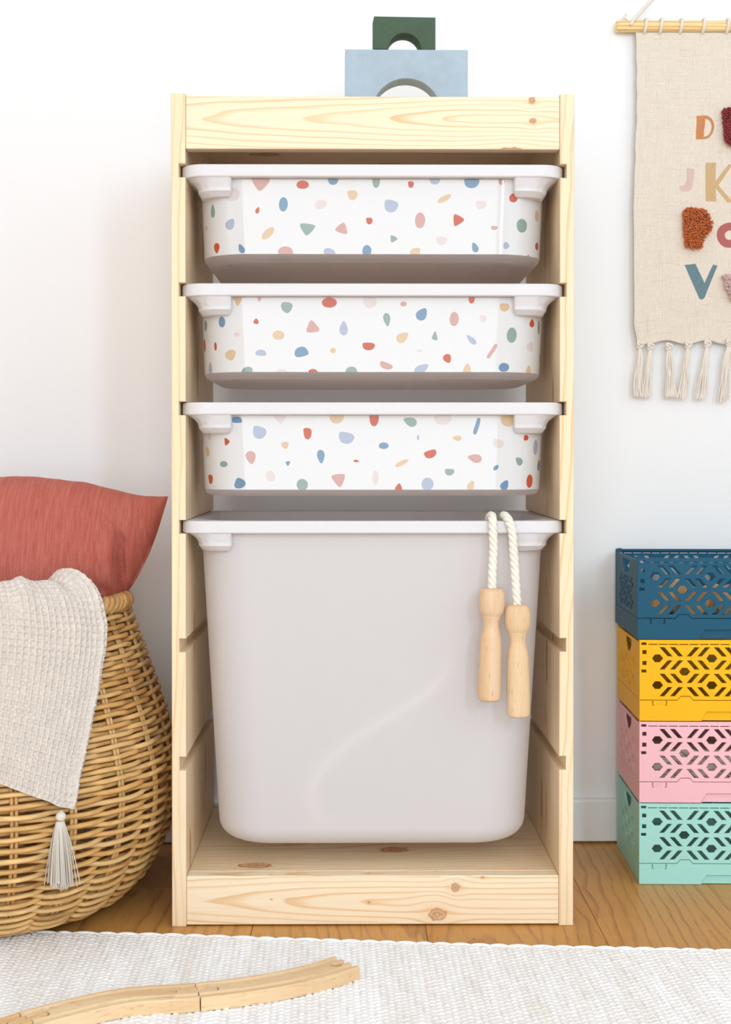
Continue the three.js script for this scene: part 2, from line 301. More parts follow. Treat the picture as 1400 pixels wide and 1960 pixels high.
// sticker printed with terrazzo chips: [x, y, w, h, colour, shape, turn] read off enlargements of the photograph
const CHIP = { R: '#d65f3c', S: '#ddaca2', B: '#7d9ebc', L: '#bac2d7', G: '#9ab1a6', O: '#ebcba4', P: '#efe1dc' };
const OUT = {
  o: [[-0.95, -0.1], [-0.55, -0.85], [0.2, -1], [0.85, -0.55], [1, 0.15], [0.6, 0.85], [-0.1, 1], [-0.75, 0.7]],
  d: [[0.05, -1.05], [0.75, -0.1], [0.8, 0.6], [0.25, 1], [-0.45, 0.95], [-0.9, 0.45], [-0.7, -0.2]],
  t: [[0.05, -1.1], [0.45, -0.7], [1.05, 0.75], [0.75, 1.05], [-0.85, 0.8], [-1.05, 0.4]],
  h: [[-0.95, -0.9], [0.1, -0.95], [0.9, -0.75], [1, 0], [0.6, 0.8], [-0.2, 1], [-0.8, 0.6], [-1, -0.3]],
  s: [[-0.4, -1], [0.7, -1.05], [1, -0.6], [0.7, 0.3], [0.35, 1], [-0.7, 1.05], [-1, 0.6], [-0.5, -0.2]],
};
const CHIPS = [
  [[330, 290, 3.684, [[625, 228, 116, 92, 'S', 't', 180], [916, 234, 82, 54, 'R', 'o'], [1135, 208, 64, 50, 'B', 'h'], [1268, 302, 78, 74, 'O', 'd', -60], [785, 372, 58, 92, 'B', 'o', 5], [602, 412, 30, 46, 'R', 'd', 20], [1046, 373, 84, 56, 'P', 'o', -20], [284, 416, 32, 92, 'G', 'd'], [412, 508, 66, 80, 'L', 'd', 35], [204, 395, 18, 70, 'R', 'o'], [418, 300, 100, 90, 'P', 'o'], [676, 576, 50, 104, 'O', 'o', 48], [953, 550, 96, 76, 'G', 't', 180], [1198, 538, 78, 70, 'S', 't', 10], [1390, 490, 40, 44, 'R', 'h'], [241, 543, 10, 32, 'O', 'o'], [220, 670, 20, 80, 'S', 'o'], [314, 685, 42, 70, 'R', 'd', 180], [488, 682, 44, 66, 'B', 'd', -25], [797, 700, 94, 56, 'S', 'h', 180], [1108, 710, 80, 50, 'L', 'o', 20], [1374, 700, 60, 74, 'B', 'o']]],
    [700, 290, 3.4146, [[68, 200, 44, 70, 'G', 'h'], [296, 216, 34, 40, 'R', 'h'], [456, 192, 60, 44, 'L', 'h'], [695, 204, 88, 66, 'B', 'h'], [893, 200, 36, 34, 'S', 'h'], [169, 358, 80, 76, 'L', 'h', 10], [513, 309, 92, 34, 'O', 'o', -28], [757, 349, 62, 52, 'P', 'h'], [968, 304, 50, 52, 'R', 'o'], [356, 450, 62, 94, 'S', 'o'], [603, 455, 66, 66, 'R', 't', 200], [843, 500, 40, 24, 'S', 'h'], [1022, 485, 64, 82, 'G', 'o', -20], [1119, 422, 24, 66, 'O', 'o'], [180, 568, 42, 42, 'G', 't', -40], [499, 585, 62, 52, 'P', 'h'], [713, 624, 44, 66, 'B', 'd', -25], [922, 616, 48, 40, 'L', 'd', 90], [1121, 620, 20, 46, 'R', 'o'], [330, 656, 68, 70, 'O', 'd', 45], [1062, 690, 28, 34, 'S', 't']]]],
  [[320, 530, 3.5, [[474, 162, 50, 60, 'O', 't', 180], [620, 150, 24, 30, 'S', 't', 180], [806, 200, 84, 74, 'G', 'd', 60], [1087, 172, 94, 62, 'R', 'o'], [1360, 172, 80, 72, 'P', 'h'], [597, 296, 38, 36, 'R', 'd'], [258, 328, 18, 66, 'G', 'o', 10], [368, 302, 40, 66, 'B', 'o'], [970, 332, 78, 76, 'S', 't', -15], [1183, 340, 60, 92, 'L', 'd'], [745, 390, 74, 58, 'O', 'o'], [465, 386, 36, 28, 'P', 'o'], [323, 466, 16, 52, 'R', 'o'], [428, 528, 80, 68, 'O', 'd', 160], [250, 460, 14, 80, 'R', 'o'], [629, 508, 64, 40, 'L', 'h', 180], [896, 502, 82, 62, 'B', 'h', 165], [1114, 494, 34, 34, 'O', 'h', -40], [1350, 466, 74, 48, 'R', 'h'], [290, 610, 26, 80, 'L', 'd'], [536, 630, 74, 48, 'G', 'o', -20], [768, 634, 64, 36, 'P', 'h', 180], [975, 638, 60, 40, 'R', 'o'], [1237, 628, 70, 50, 'G', 'h', 180]]],
    [720, 530, 3.5, [[186, 181, 40, 30, 'S', 'o'], [641, 154, 36, 46, 'R', 'h'], [862, 204, 58, 52, 'O', 'h'], [312, 246, 76, 86, 'B', 'd', 30], [526, 282, 56, 88, 'S', 'o'], [720, 281, 42, 46, 'P', 'h'], [911, 390, 62, 94, 'G', 'o'], [1046, 308, 34, 54, 'R', 'd'], [1092, 340, 14, 90, 'G', 'o', -10], [72, 290, 50, 86, 'G', 'd', 170], [182, 402, 70, 86, 'O', 'd', 50], [396, 394, 34, 54, 'G', 't'], [636, 418, 40, 84, 'L', 'd', -48], [294, 495, 36, 16, 'P', 'o'], [478, 550, 58, 60, 'R', 'd', 150], [776, 498, 22, 94, 'S', 's', 25], [1036, 464, 48, 66, 'P', 'd', 25], [1100, 545, 14, 60, 'G', 'o'], [69, 596, 80, 42, 'S', 'h', 20], [310, 616, 66, 104, 'L', 'd', 55], [614, 616, 56, 74, 'O', 'd'], [858, 606, 66, 54, 'B', 'o'], [1023, 624, 38, 66, 'O', 'd']]]],
  [[320, 530, 3.5, [[468, 957, 62, 40, 'B', 'h', 180], [620, 1044, 80, 78, 'L', 'h', 15], [762, 944, 84, 72, 'P', 't', 170], [1136, 944, 86, 72, 'O', 'h'], [1386, 954, 56, 88, 'R', 'h'], [942, 1050, 48, 72, 'R', 'h'], [402, 1102, 40, 36, 'R', 't', 80], [796, 1124, 54, 48, 'O', 'd', 50], [1202, 1080, 92, 72, 'L', 'h', 10], [564, 1214, 72, 84, 'S', 'd', 170], [378, 1254, 48, 38, 'G', 'o'], [270, 1172, 22, 64, 'O', 'o', -25], [284, 1068, 20, 44, 'P', 'o'], [1030, 1208, 54, 88, 'B', 'd', 175], [808, 1248, 32, 26, 'B', 't', -70], [1270, 1234, 18, 38, 'R', 'd', 95], [694, 1334, 58, 68, 'P', 'o', -20], [290, 1356, 26, 60, 'R', 'h'], [484, 1378, 84, 68, 'B', 'd', -20], [906, 1392, 70, 72, 'G', 'o'], [1154, 1364, 80, 82, 'S', 't', 165], [1395, 1345, 40, 90, 'P', 'o']]],
    [720, 530, 3.5, [[226, 968, 66, 88, 'G', 'd', -70], [450, 956, 104, 64, 'P', 'h'], [674, 1000, 24, 98, 'B', 's', 8], [882, 956, 84, 82, 'O', 'h', 90], [284, 1073, 18, 38, 'L', 'd'], [542, 1080, 40, 58, 'O', 'd', -85], [820, 1118, 68, 54, 'P', 'h', 15], [1008, 1078, 24, 40, 'R', 'h', -90], [1070, 1142, 26, 96, 'L', 'o'], [52, 1131, 62, 40, 'B', 'o'], [368, 1187, 74, 50, 'R', 'h', -20], [660, 1214, 62, 92, 'S', 'd', -80], [957, 1232, 44, 62, 'G', 'd', -50], [1092, 1264, 18, 70, 'B', 'o', 10], [172, 1248, 92, 28, 'O', 'o', -27], [494, 1308, 56, 42, 'G', 'h'], [803, 1278, 26, 40, 'B', 'o', 40], [154, 1406, 44, 44, 'R', 't'], [343, 1388, 76, 80, 'L', 'o'], [638, 1394, 50, 66, 'O', 'd', 20], [866, 1392, 56, 68, 'B', 'd', 25], [1031, 1368, 38, 84, 'R', 'o']]]],
];
const filmBump = texture(512, 256, (x, y) => { const n = 128 + 90 * fbm(x * 60, y * 30, 91); return [n, n, n]; }, false);
filmBump.repeat.set(3, 1);
function sticker(b, chips) {
  const yT = b.y0 - 0.0004, yB = b.yb + 0.0068, flat = HW - CR - 0.003, ARC = CR * Math.PI / 2, SIDE = 0.07, S1 = flat + ARC + SIDE;
  const place = (s, y, off = 0.0005) => {                            // arc length from the middle of the front, height -> point
    const [hw, zf, , R] = b.at(y), t = Math.abs(s), g = Math.sign(s);
    if (t <= flat) return V(s / flat * (hw - R), y, zf + off);
    if (t <= flat + ARC) { const a = Math.PI / 2 * (1 - (t - flat) / ARC); return V(g * (hw - R + (R + off) * Math.cos(a)), y, zf - R + (R + off) * Math.sin(a)); }
    return V(g * (hw + off), y, zf - R - (t - flat - ARC));
  };
  const W = 2048, H = 300, cv = document.createElement('canvas'); cv.width = W; cv.height = H;
  const c = cv.getContext('2d'); c.fillStyle = '#f7f5f3'; c.fillRect(0, 0, W, H);
  const seek = (u, v) => {                                            // which spot of the film a pixel of the photograph shows
    let best = 1e9, out = null;
    for (let i = -300; i <= 300; i++) { const s = i / 300 * (flat + ARC * 0.98); let y = (yT + yB) / 2; for (let k = 0; k < 3; k++) { const p = place(s, y); y = atZ(u, v, p.z).y; } const q = toPixel(place(s, y)); const e = Math.abs(q[0] - u); if (e < best) { best = e; out = [s, y]; } }
    return out;
  };
  const spots = [];
  for (const [ox, oy, k, list] of chips) for (const [x, y, w, h, col, shape, turn = 0] of list) {
    const u = ox + x / k, v = oy + y / k, m = seek(u, v); if (!m) continue;
    const [s, yy] = m, e = 0.0008, p0 = toPixel(place(s - e, yy)), p1 = toPixel(place(s + e, yy)), pxm = Math.max(500, Math.hypot(p1[0] - p0[0], p1[1] - p0[1]) / (2 * e));
    spots.push([s, yy, (w / k) / pxm, (h / k) / 1735, col, shape, turn]);
    void v;
  }
  const r = rng(chips[0][3].length * 17 + 5), cols = 'RSBLGOP';
  for (const g of [-1, 1]) for (let i = 0; i < 7; i++) spots.push([g * (flat + ARC + 0.006 + 0.06 * r()), lerp(yB, yT, (i + 0.5) / 7), 0.011 + 0.008 * r(), 0.012 + 0.008 * r(), cols[Math.floor(r() * 7)], 'odth'[Math.floor(r() * 4)], r() * 360]);   // the sides go on alike
  for (const [s, yy, w, h, col, shape, turn] of spots) {
    const cx = (s + S1) / (2 * S1) * W, cy = (yT - yy) / (yT - yB) * H, sx = w / (2 * S1) * W / 2, sy = h / (yT - yB) * H / 2;
    const a = turn * Math.PI / 180, pts = OUT[shape].map(([x, y]) => [x, y]);
    // turn in metres, then scale; sides of w and h are measured along the turned outline
    const mx = W / (2 * S1), my = H / (yT - yB), hw = w / 2 * (shape === 's' ? 1.6 : 1.17), hh = h / 2 * 1.14;
    const P = pts.map(([x, y]) => { const X = x * hw, Y = y * hh, c2 = Math.cos(a), s2 = Math.sin(a); return [cx + (X * c2 - Y * s2) * mx, cy + (X * s2 + Y * c2) * my]; });
    c.fillStyle = CHIP[col]; c.beginPath();
    const n = P.length, mid = (i) => [(P[i % n][0] + P[(i + 1) % n][0]) / 2, (P[i % n][1] + P[(i + 1) % n][1]) / 2];
    c.moveTo(...mid(0)); for (let i = 1; i <= n; i++) c.quadraticCurveTo(P[i % n][0], P[i % n][1], ...mid(i)); c.closePath(); c.fill();
    void sx; void sy;
  }
  const map = new THREE.CanvasTexture(cv); map.colorSpace = THREE.SRGBColorSpace;
  const ss = []; for (let i = -26; i <= 26; i++) { const q = i / 26; ss.push(q); }
  const S_ = (a) => (a * 2 - 1) * S1;
  const g = grid(220, 6, (a, q) => place(S_(a), lerp(yB, yT, q)), (a, q) => [a, q]);
  const m = mesh('sticker', g, std({ map, roughness: 1, transmission: 0.3, specularIntensity: 0.2, clearcoat: 1, clearcoatRoughness: 0.07, bumpMap: filmBump, bumpScale: 0.00005 }), b.o);
  m.userData.label = 'glossy white sticker printed with coloured terrazzo chips';
}
const trayRow = ['shallow terrazzo patterned plastic box in the topmost groove of the pine frame', 'shallow terrazzo patterned plastic box, second of three down the pine frame', 'shallow terrazzo patterned plastic box right above the deep plain bin'];
trayRow.forEach((label, k) => sticker(storageBox(SLOT0 - PITCH * k + 0.0003, 0.1025, 0.04, 0.0075, label, 'shallow patterned boxes in the pine frame'), CHIPS[k]));
const bin = storageBox(SLOT0 - PITCH * 3 + 0.0003, 0.366, 0.054, 0.022, 'deep plain translucent white plastic bin at the bottom of the pine frame');

// ---------------------------------------------------------------- arched blocks on top
function archBlock(name, label, w, h, d, r, x, y, z, turn, mat) {
  const s = new THREE.Shape(); s.moveTo(-w / 2, 0); s.lineTo(-r, 0); s.absarc(0, 0, r, Math.PI, 0, true); s.lineTo(w / 2, 0); s.lineTo(w / 2, h); s.lineTo(-w / 2, h); s.closePath();
  const g = toCreasedNormals(extrude(s, d, 0.0008, 2, 40).translate(0, 0, -d), 0.5);
  const m = mesh(numbered(name), g, mat, scene); m.position.set(x, y, z); m.rotation.y = turn; m.userData = { label, category: 'toy block', group: 'arched blocks on the pine frame' };
}
const foam = (r, g, b, s) => std({ roughness: 0.8, side: THREE.FrontSide, map: texture(256, 256, (x, y) => { const n = 1 + 0.035 * (hash(x * 256, y * 256, s) - 0.5) + 0.03 * fbm(x * 20, y * 20, s); return [r * n, g * n, b * n]; }) });
const topY = FH - 0.0025;
const blueP = atZ(778.5, 181, -0.075), greenP = atZ(776, 95, -0.078);
const foamBlue = foam(170, 186, 198, 3), foamGreen = foam(70, 92, 72, 4); foamBlue.map.repeat.set(6, 6); foamGreen.map.repeat.set(6, 6);
const blueH = atZ(778, 95, -0.075).y - topY;
archBlock('arch_block', 'pale blue arched toy block standing on the pine frame', 0.1405, blueH, 0.031, 0.0395, blueP.x, topY + 0.0001, -0.075, 0.012, foamBlue);
archBlock('arch_block', 'small dark green arched toy block balanced on the pale blue block', 0.0705, 0.0372, 0.029, 0.0188, greenP.x - 0.0005, topY + blueH + 0.0003, -0.0752, 0.05, foamGreen);

// ---------------------------------------------------------------- jump rope: handles outside, the rope goes over the rim into the bin
const beechTex = (seed, base = [232, 200, 160]) => texture(512, 512, (x, y) => {                  // u along the grain, 0.25 m; v 0.25 m
  const f = noise(x * 12, y * 150, seed) * 0.5 + noise(x * 30, y * 420, seed + 1) * 0.5, ring = noise(x * 1.5, y * 26 + noise(x * 4, y * 3, seed + 6), seed + 2);
  const fleck = smooth(0.62, 0.85, noise(x * 26, y * 330, seed + 3));
  let c = mix3(base, [222, 180, 132], clamp(0.35 + 0.45 * ring + 0.2 * f, 0, 1)); c = mix3(c, [196, 146, 100], 0.5 * fleck);
  return c;
});
{
  const o = thing('jump_rope', 'cream twisted cotton jump rope with turned beech handles hanging out of the deep bin', 'jump rope');
  const yR = bin.y0 + RIMH, rr = 0.0048, frontIn = (y) => bin.at(Math.min(y, bin.y0))[1] - 0.0072;
  const P = (u, v, z) => atZ(u, v, z);
  const inside = (u, v) => { let z = ZFRONT; for (let k = 0; k < 4; k++) z = frontIn(atZ(u, v, z).y); return atZ(u, v, z); };
  const zH = 0.0165, zr = 0.0075;
  const pts = [P(942.5, 1131, zH), P(943, 1095, 0.013), P(945, 1050, zr + 0.001), P(944, 1010, zr), P(943, 994, 0.0055)];
  const over1 = P(941, 990, -0.004); pts.push(V(over1.x, yR + rr + 0.0005, -0.004), V(over1.x - 0.001, yR + 0.001, -0.018), V(over1.x - 0.004, yR - 0.03, -0.024), V(over1.x - 0.03, yR - 0.1, -0.03));
  pts.push(inside(850, 1290), inside(760, 1362), inside(700, 1398), inside(640, 1443), inside(603, 1490), inside(597, 1535), inside(613, 1563));
  const last = inside(640, 1580); pts.push(V(last.x, last.y + 0.008, last.z - 0.03), V(0.02, last.y + 0.009, -0.09), V(0.1, 0.115, -0.12), V(0.15, 0.25, -0.1), V(0.157, 0.39, -0.035));
  const over2 = P(966, 990, -0.004); pts.push(V(over2.x + 0.001, yR + 0.001, -0.018), V(over2.x, yR + rr + 0.0006, -0.005), P(974, 996, 0.0055), P(980, 1012, zr), P(984, 1060, zr + 0.001), P(987.5, 1115, 0.0135), P(990.5, 1160, zH));
  const curve = new THREE.CatmullRomCurve3(pts, false, 'centripetal'), n = 1500, c = curve.getSpacedPoints(n), len = curve.getLength();
  const strands = [[], [], []], Tn = V(), N = V(0, 0, 1), B = V();
  for (let i = 0; i <= n; i++) {
    Tn.copy(c[Math.min(n, i + 1)]).sub(c[Math.max(0, i - 1)]).normalize(); N.addScaledVector(Tn, -N.dot(Tn)).normalize(); B.crossVectors(Tn, N);
    for (let k = 0; k < 3; k++) { const a = -(i / n * len / 0.022 + k / 3) * Math.PI * 2; strands[k].push(c[i].clone().addScaledVector(N, 0.00235 * Math.cos(a)).addScaledVector(B, 0.00235 * Math.sin(a))); }
  }
  const cotton = std({ color: S(243, 234, 218), roughness: 0.95, sheen: 0.4, sheenColor: new THREE.Color(1, 1, 1), bumpMap: texture(64, 256, (x, y) => { const q = 128 + 100 * Math.sin((x * 3 + y * 8) * 6.283) * 0.6 + 40 * noise(x * 20, y * 60, 3); return [q, q, q]; }, false), bumpScale: 0.0004 });
  cotton.bumpMap.repeat.set(60, 1);
  const rope = new THREE.Group(); rope.name = 'rope'; o.add(rope);
  strands.forEach((s) => mesh('strand', tube(s, 0.00275, 7), cotton, rope));
  const prof = [[0.0001, 0], [0.0104, 0.0004], [0.0121, 0.0022], [0.0125, 0.006], [0.0126, 0.03], [0.0122, 0.055], [0.0118, 0.066], [0.0107, 0.073], [0.0092, 0.079], [0.0087, 0.083], [0.0093, 0.0885], [0.0103, 0.0913], [0.0106, 0.0925], [0.0104, 0.0933], [0.0113, 0.0942], [0.013, 0.0975], [0.0141, 0.104], [0.0142, 0.111], [0.0138, 0.117], [0.0125, 0.1205], [0.0102, 0.1228], [0.006, 0.1234], [0.0045, 0.1225], [0.0001, 0.1215]];
  const hTex = [beechTex(301, [229, 194, 160]), beechTex(317, [232, 200, 160])];
  [[942.5, 1125, 936.8, 1341], [990.5, 1156.5, 993, 1372]].forEach(([u0, v0, u1, v1], i) => {
    const a = P(u0, v0, zH + 0.0005), b = P(u1, v1, zH - 0.001), L = a.distanceTo(b), k = L / 0.1234;
    const g = new THREE.LatheGeometry(prof.map(([r, y]) => new THREE.Vector2(r, y * k)), 40);
    const uv = g.attributes.uv, p = g.attributes.position; for (let j = 0; j < uv.count; j++) uv.setXY(j, p.getY(j) / 0.25, uv.getX(j) * 0.36 + i * 0.4);
    g.applyQuaternion(new THREE.Quaternion().setFromUnitVectors(V(0, 1, 0), a.clone().sub(b).normalize())); g.translate(b.x, b.y, b.z);
    mesh('handle', g, std({ map: hTex[i], roughness: 0.55 }), o);
  });
}

// ---------------------------------------------------------------- wicker basket
const BX = atZ(-20, 1400, -0.085).x - 0.007, BZ = -0.085;
const PROFILE = [[0.1485, 0.006], [0.16, 0.011], [0.178, 0.027], [0.194, 0.05], [0.2075, 0.078], [0.2155, 0.105], [0.2188, 0.135], [0.2165, 0.165], [0.210, 0.191], [0.2025, 0.217], [0.190, 0.253], [0.178, 0.288], [0.168, 0.315], [0.162, 0.334]];
const profCurve = new THREE.CatmullRomCurve3(PROFILE.map(([r, h]) => V(r, h, 0)), false, 'centripetal');
const profLen = profCurve.getLength();
const onProfile = (t) => { const p = profCurve.getPointAt(clamp(t, 0, 1)), d = profCurve.getTangentAt(clamp(t, 0, 1)); return { r: p.x, h: p.y, nr: d.y, nh: -d.x }; };
{
  const o = thing('wicker_basket', 'round bellied wicker basket of honey coloured rattan on the floor', 'basket');
  o.position.set(BX, 0.0082, BZ);
  const cane = [[222, 176, 112], [212, 163, 98], [228, 184, 122], [204, 152, 88]].map((c, k) => std({ roughness: 0.42, map: texture(256, 32, (x, y) => { const q = 1 + 0.1 * fbm(x * 14, y * 3, 60 + k) + 0.05 * noise(x * 60, y * 8, 70 + k); const s = noise(x * 7, y * 2, 80 + k) > 0.62 ? 0.86 : 1; return [c[0] * q * s, c[1] * q * s, c[2] * q * s]; }) }));
  cane.forEach((m) => m.map.repeat.set(2.5, 1));
  const NS = 22, rows = 66, r = rng(77), seg = NS * 8;
  const ang0 = 0.11;
  for (let k = 0; k < NS; k++) {                                       // doubled uprights
    const a = ang0 + k / NS * Math.PI * 2, list = [];
    for (const d of [-1, 1]) { const pts = []; for (let i = 0; i <= 22; i++) { const q = onProfile(i / 22), b = a + d * 0.0023 / q.r; pts.push(V(q.r * Math.sin(b), q.h, q.r * Math.cos(b))); } list.push(tube(pts, 0.0021, 6)); }
    mesh('upright', merged(list), cane[k % 3], o);
  }
  for (let i = 0; i < rows; i++) {                                     // woven strands, in front of and behind the uprights in turn
    const t = (i + 0.5) / rows, pts = [], ph = r() * 9, rad = 0.0027 + 0.0003 * r(), tilt = 0.0012;
    for (let k = 0; k < seg; k++) {
      const a = k / seg * Math.PI * 2, q0 = onProfile(clamp(t + 0.0022 * noise(a * 3 + ph, i, 9) + tilt * Math.sin((a - ang0) * NS + i) * 0.9, 0, 1));
      const w = Math.cos((a - ang0) * NS / 2 + i * Math.PI), off = 0.0047 * Math.sign(w) * Math.pow(Math.abs(w), 0.55) + 0.0006 * noise(a * 5, i, 3);
      pts.push(V((q0.r + q0.nr * off) * Math.sin(a), Math.max(q0.h + q0.nh * off, 0.0045), (q0.r + q0.nr * off) * Math.cos(a)));
    }
    mesh('strand', tube(pts, rad, 6, true), cane[Math.floor(r() * 4)], o);
  }
  for (let k = 0; k < 4; k++) {                                         // plaited border
    const pts = [], n = 264; for (let i = 0; i < n; i++) { const a = i / n * Math.PI * 2, b = a * 22 + k * Math.PI / 2, R = 0.1612 + 0.0065 * Math.cos(b); pts.push(V(R * Math.sin(a), 0.3405 + 0.0068 * Math.sin(b), R * Math.cos(a))); }
    mesh('border_strand', tube(pts, 0.0042, 7, true), cane[k], o);
  }
  const foot = []; for (let i = 0; i < 120; i++) { const a = i / 120 * Math.PI * 2; foot.push(V(0.15 * Math.sin(a), 0.0036, 0.15 * Math.cos(a))); }
  mesh('foot_ring', tube(foot, 0.0036, 8, true), cane[0], o);
  mesh('basket_base', new THREE.CylinderGeometry(0.145, 0.145, 0.004, 48).translate(0, 0.006, 0), cane[3], o);
}

// ---------------------------------------------------------------- cushion stuffed into the basket
{
  const Z0 = -0.105, xr = table([[905, 324], [952, 322], [985, 312], [1020, 301], [1060, 286], [1105, 263], [1145, 238], [1175, 226], [1260, 215], [1400, 170]]);
  const yt = table([[-330, 950], [-250, 935], [-150, 920], [-60, 913], [20, 912], [110, 916], [160, 923], [210, 935], [240, 943], [280, 949], [322, 951]]);
  const CU = -14, YB = 1370, nu = 120, nv = 120;
  const tex = texture(1024, 1024, (x, y) => { const q = noise(x * 460, y * 40, 5) * 0.75 + noise(x * 210, y * 18, 6) * 0.22 + noise(x * 12, y * 9, 7) * 0.18 + 0.4 * noise(x * 900, y * 260, 8); const a = mix3([170, 79, 64], [192, 112, 98], clamp(0.5 + 0.42 * q, 0, 1)); return a; });
  const linen = std({ map: tex, roughness: 0.92, sheen: 0.25, sheenColor: S(230, 170, 150), bumpMap: tex, bumpScale: 0.0003 });
  const surf = (sgn) => grid(nu, nv, (a, b) => {
    const u = a * 2 - 1, v = b;                                         // v 0 top .. 1 bottom
    const us = Math.sign(u) * Math.pow(Math.abs(u), 0.95);
    let py = lerp(0, 1, v), X, Y = 950;
    for (let k = 0; k < 3; k++) { X = CU + us * (xr(Y) - CU); const top = yt(X); Y = lerp(top, YB, py); }
    const e = Math.max(0, 1 - Math.pow(Math.abs(u), 2.6)), f = Math.max(0, 1 - Math.pow(1 - v, 3.4)), g2 = Math.max(0, 1 - Math.pow(v, 6));
    let d = 0.085 * Math.pow(e, 0.55) * Math.pow(f, 0.5) * Math.pow(g2, 0.5);
    // creases by the right corner and soft dents
    const seg = (x0, y0, x1, y1, w) => { const dx = x1 - x0, dy = y1 - y0, t = clamp(((X - x0) * dx + (Y - y0) * dy) / (dx * dx + dy * dy), 0, 1), q = Math.hypot(X - x0 - t * dx, Y - y0 - t * dy); return Math.exp(-q * q / (w * w)) * Math.sin(Math.PI * clamp(t * 0.9 + 0.05, 0, 1)); };
    if (sgn > 0) {
      d -= 0.017 * seg(239, 1005, 239, 1150, 7) + 0.006 * seg(182, 955, 262, 1050, 8) - 0.008 * seg(224, 1010, 222, 1150, 11) - 0.004 * seg(195, 955, 275, 1060, 8);
      d -= 0.004 * seg(190, 1105, 225, 1135, 10) + 0.003 * seg(30, 1075, 40, 1120, 16) + 0.003 * seg(125, 1060, 135, 1120, 18);
      d += 0.0025 * fbm(X * 0.018, Y * 0.014, 44);
    }
    const z = Z0 + sgn * Math.max(d, 0);
    const p = atZ(X, Y, Z0); return V(p.x, p.y + 0.0012 * noise(X * 0.03, 3.1, 8) * (1 - v), z);
  }, (a, b, p) => [(p.x + 1) / 0.5, p.y / 0.5]);
  const g = mergeVertices(merged([surf(1), surf(-1)].map((q) => q.deleteAttribute('normal'))), 1e-5); g.computeVertexNormals();
  const m = mesh('cushion', g, linen, scene); m.userData = { label: 'terracotta pink linen cushion stuffed into the wicker basket', category: 'cushion' };
}

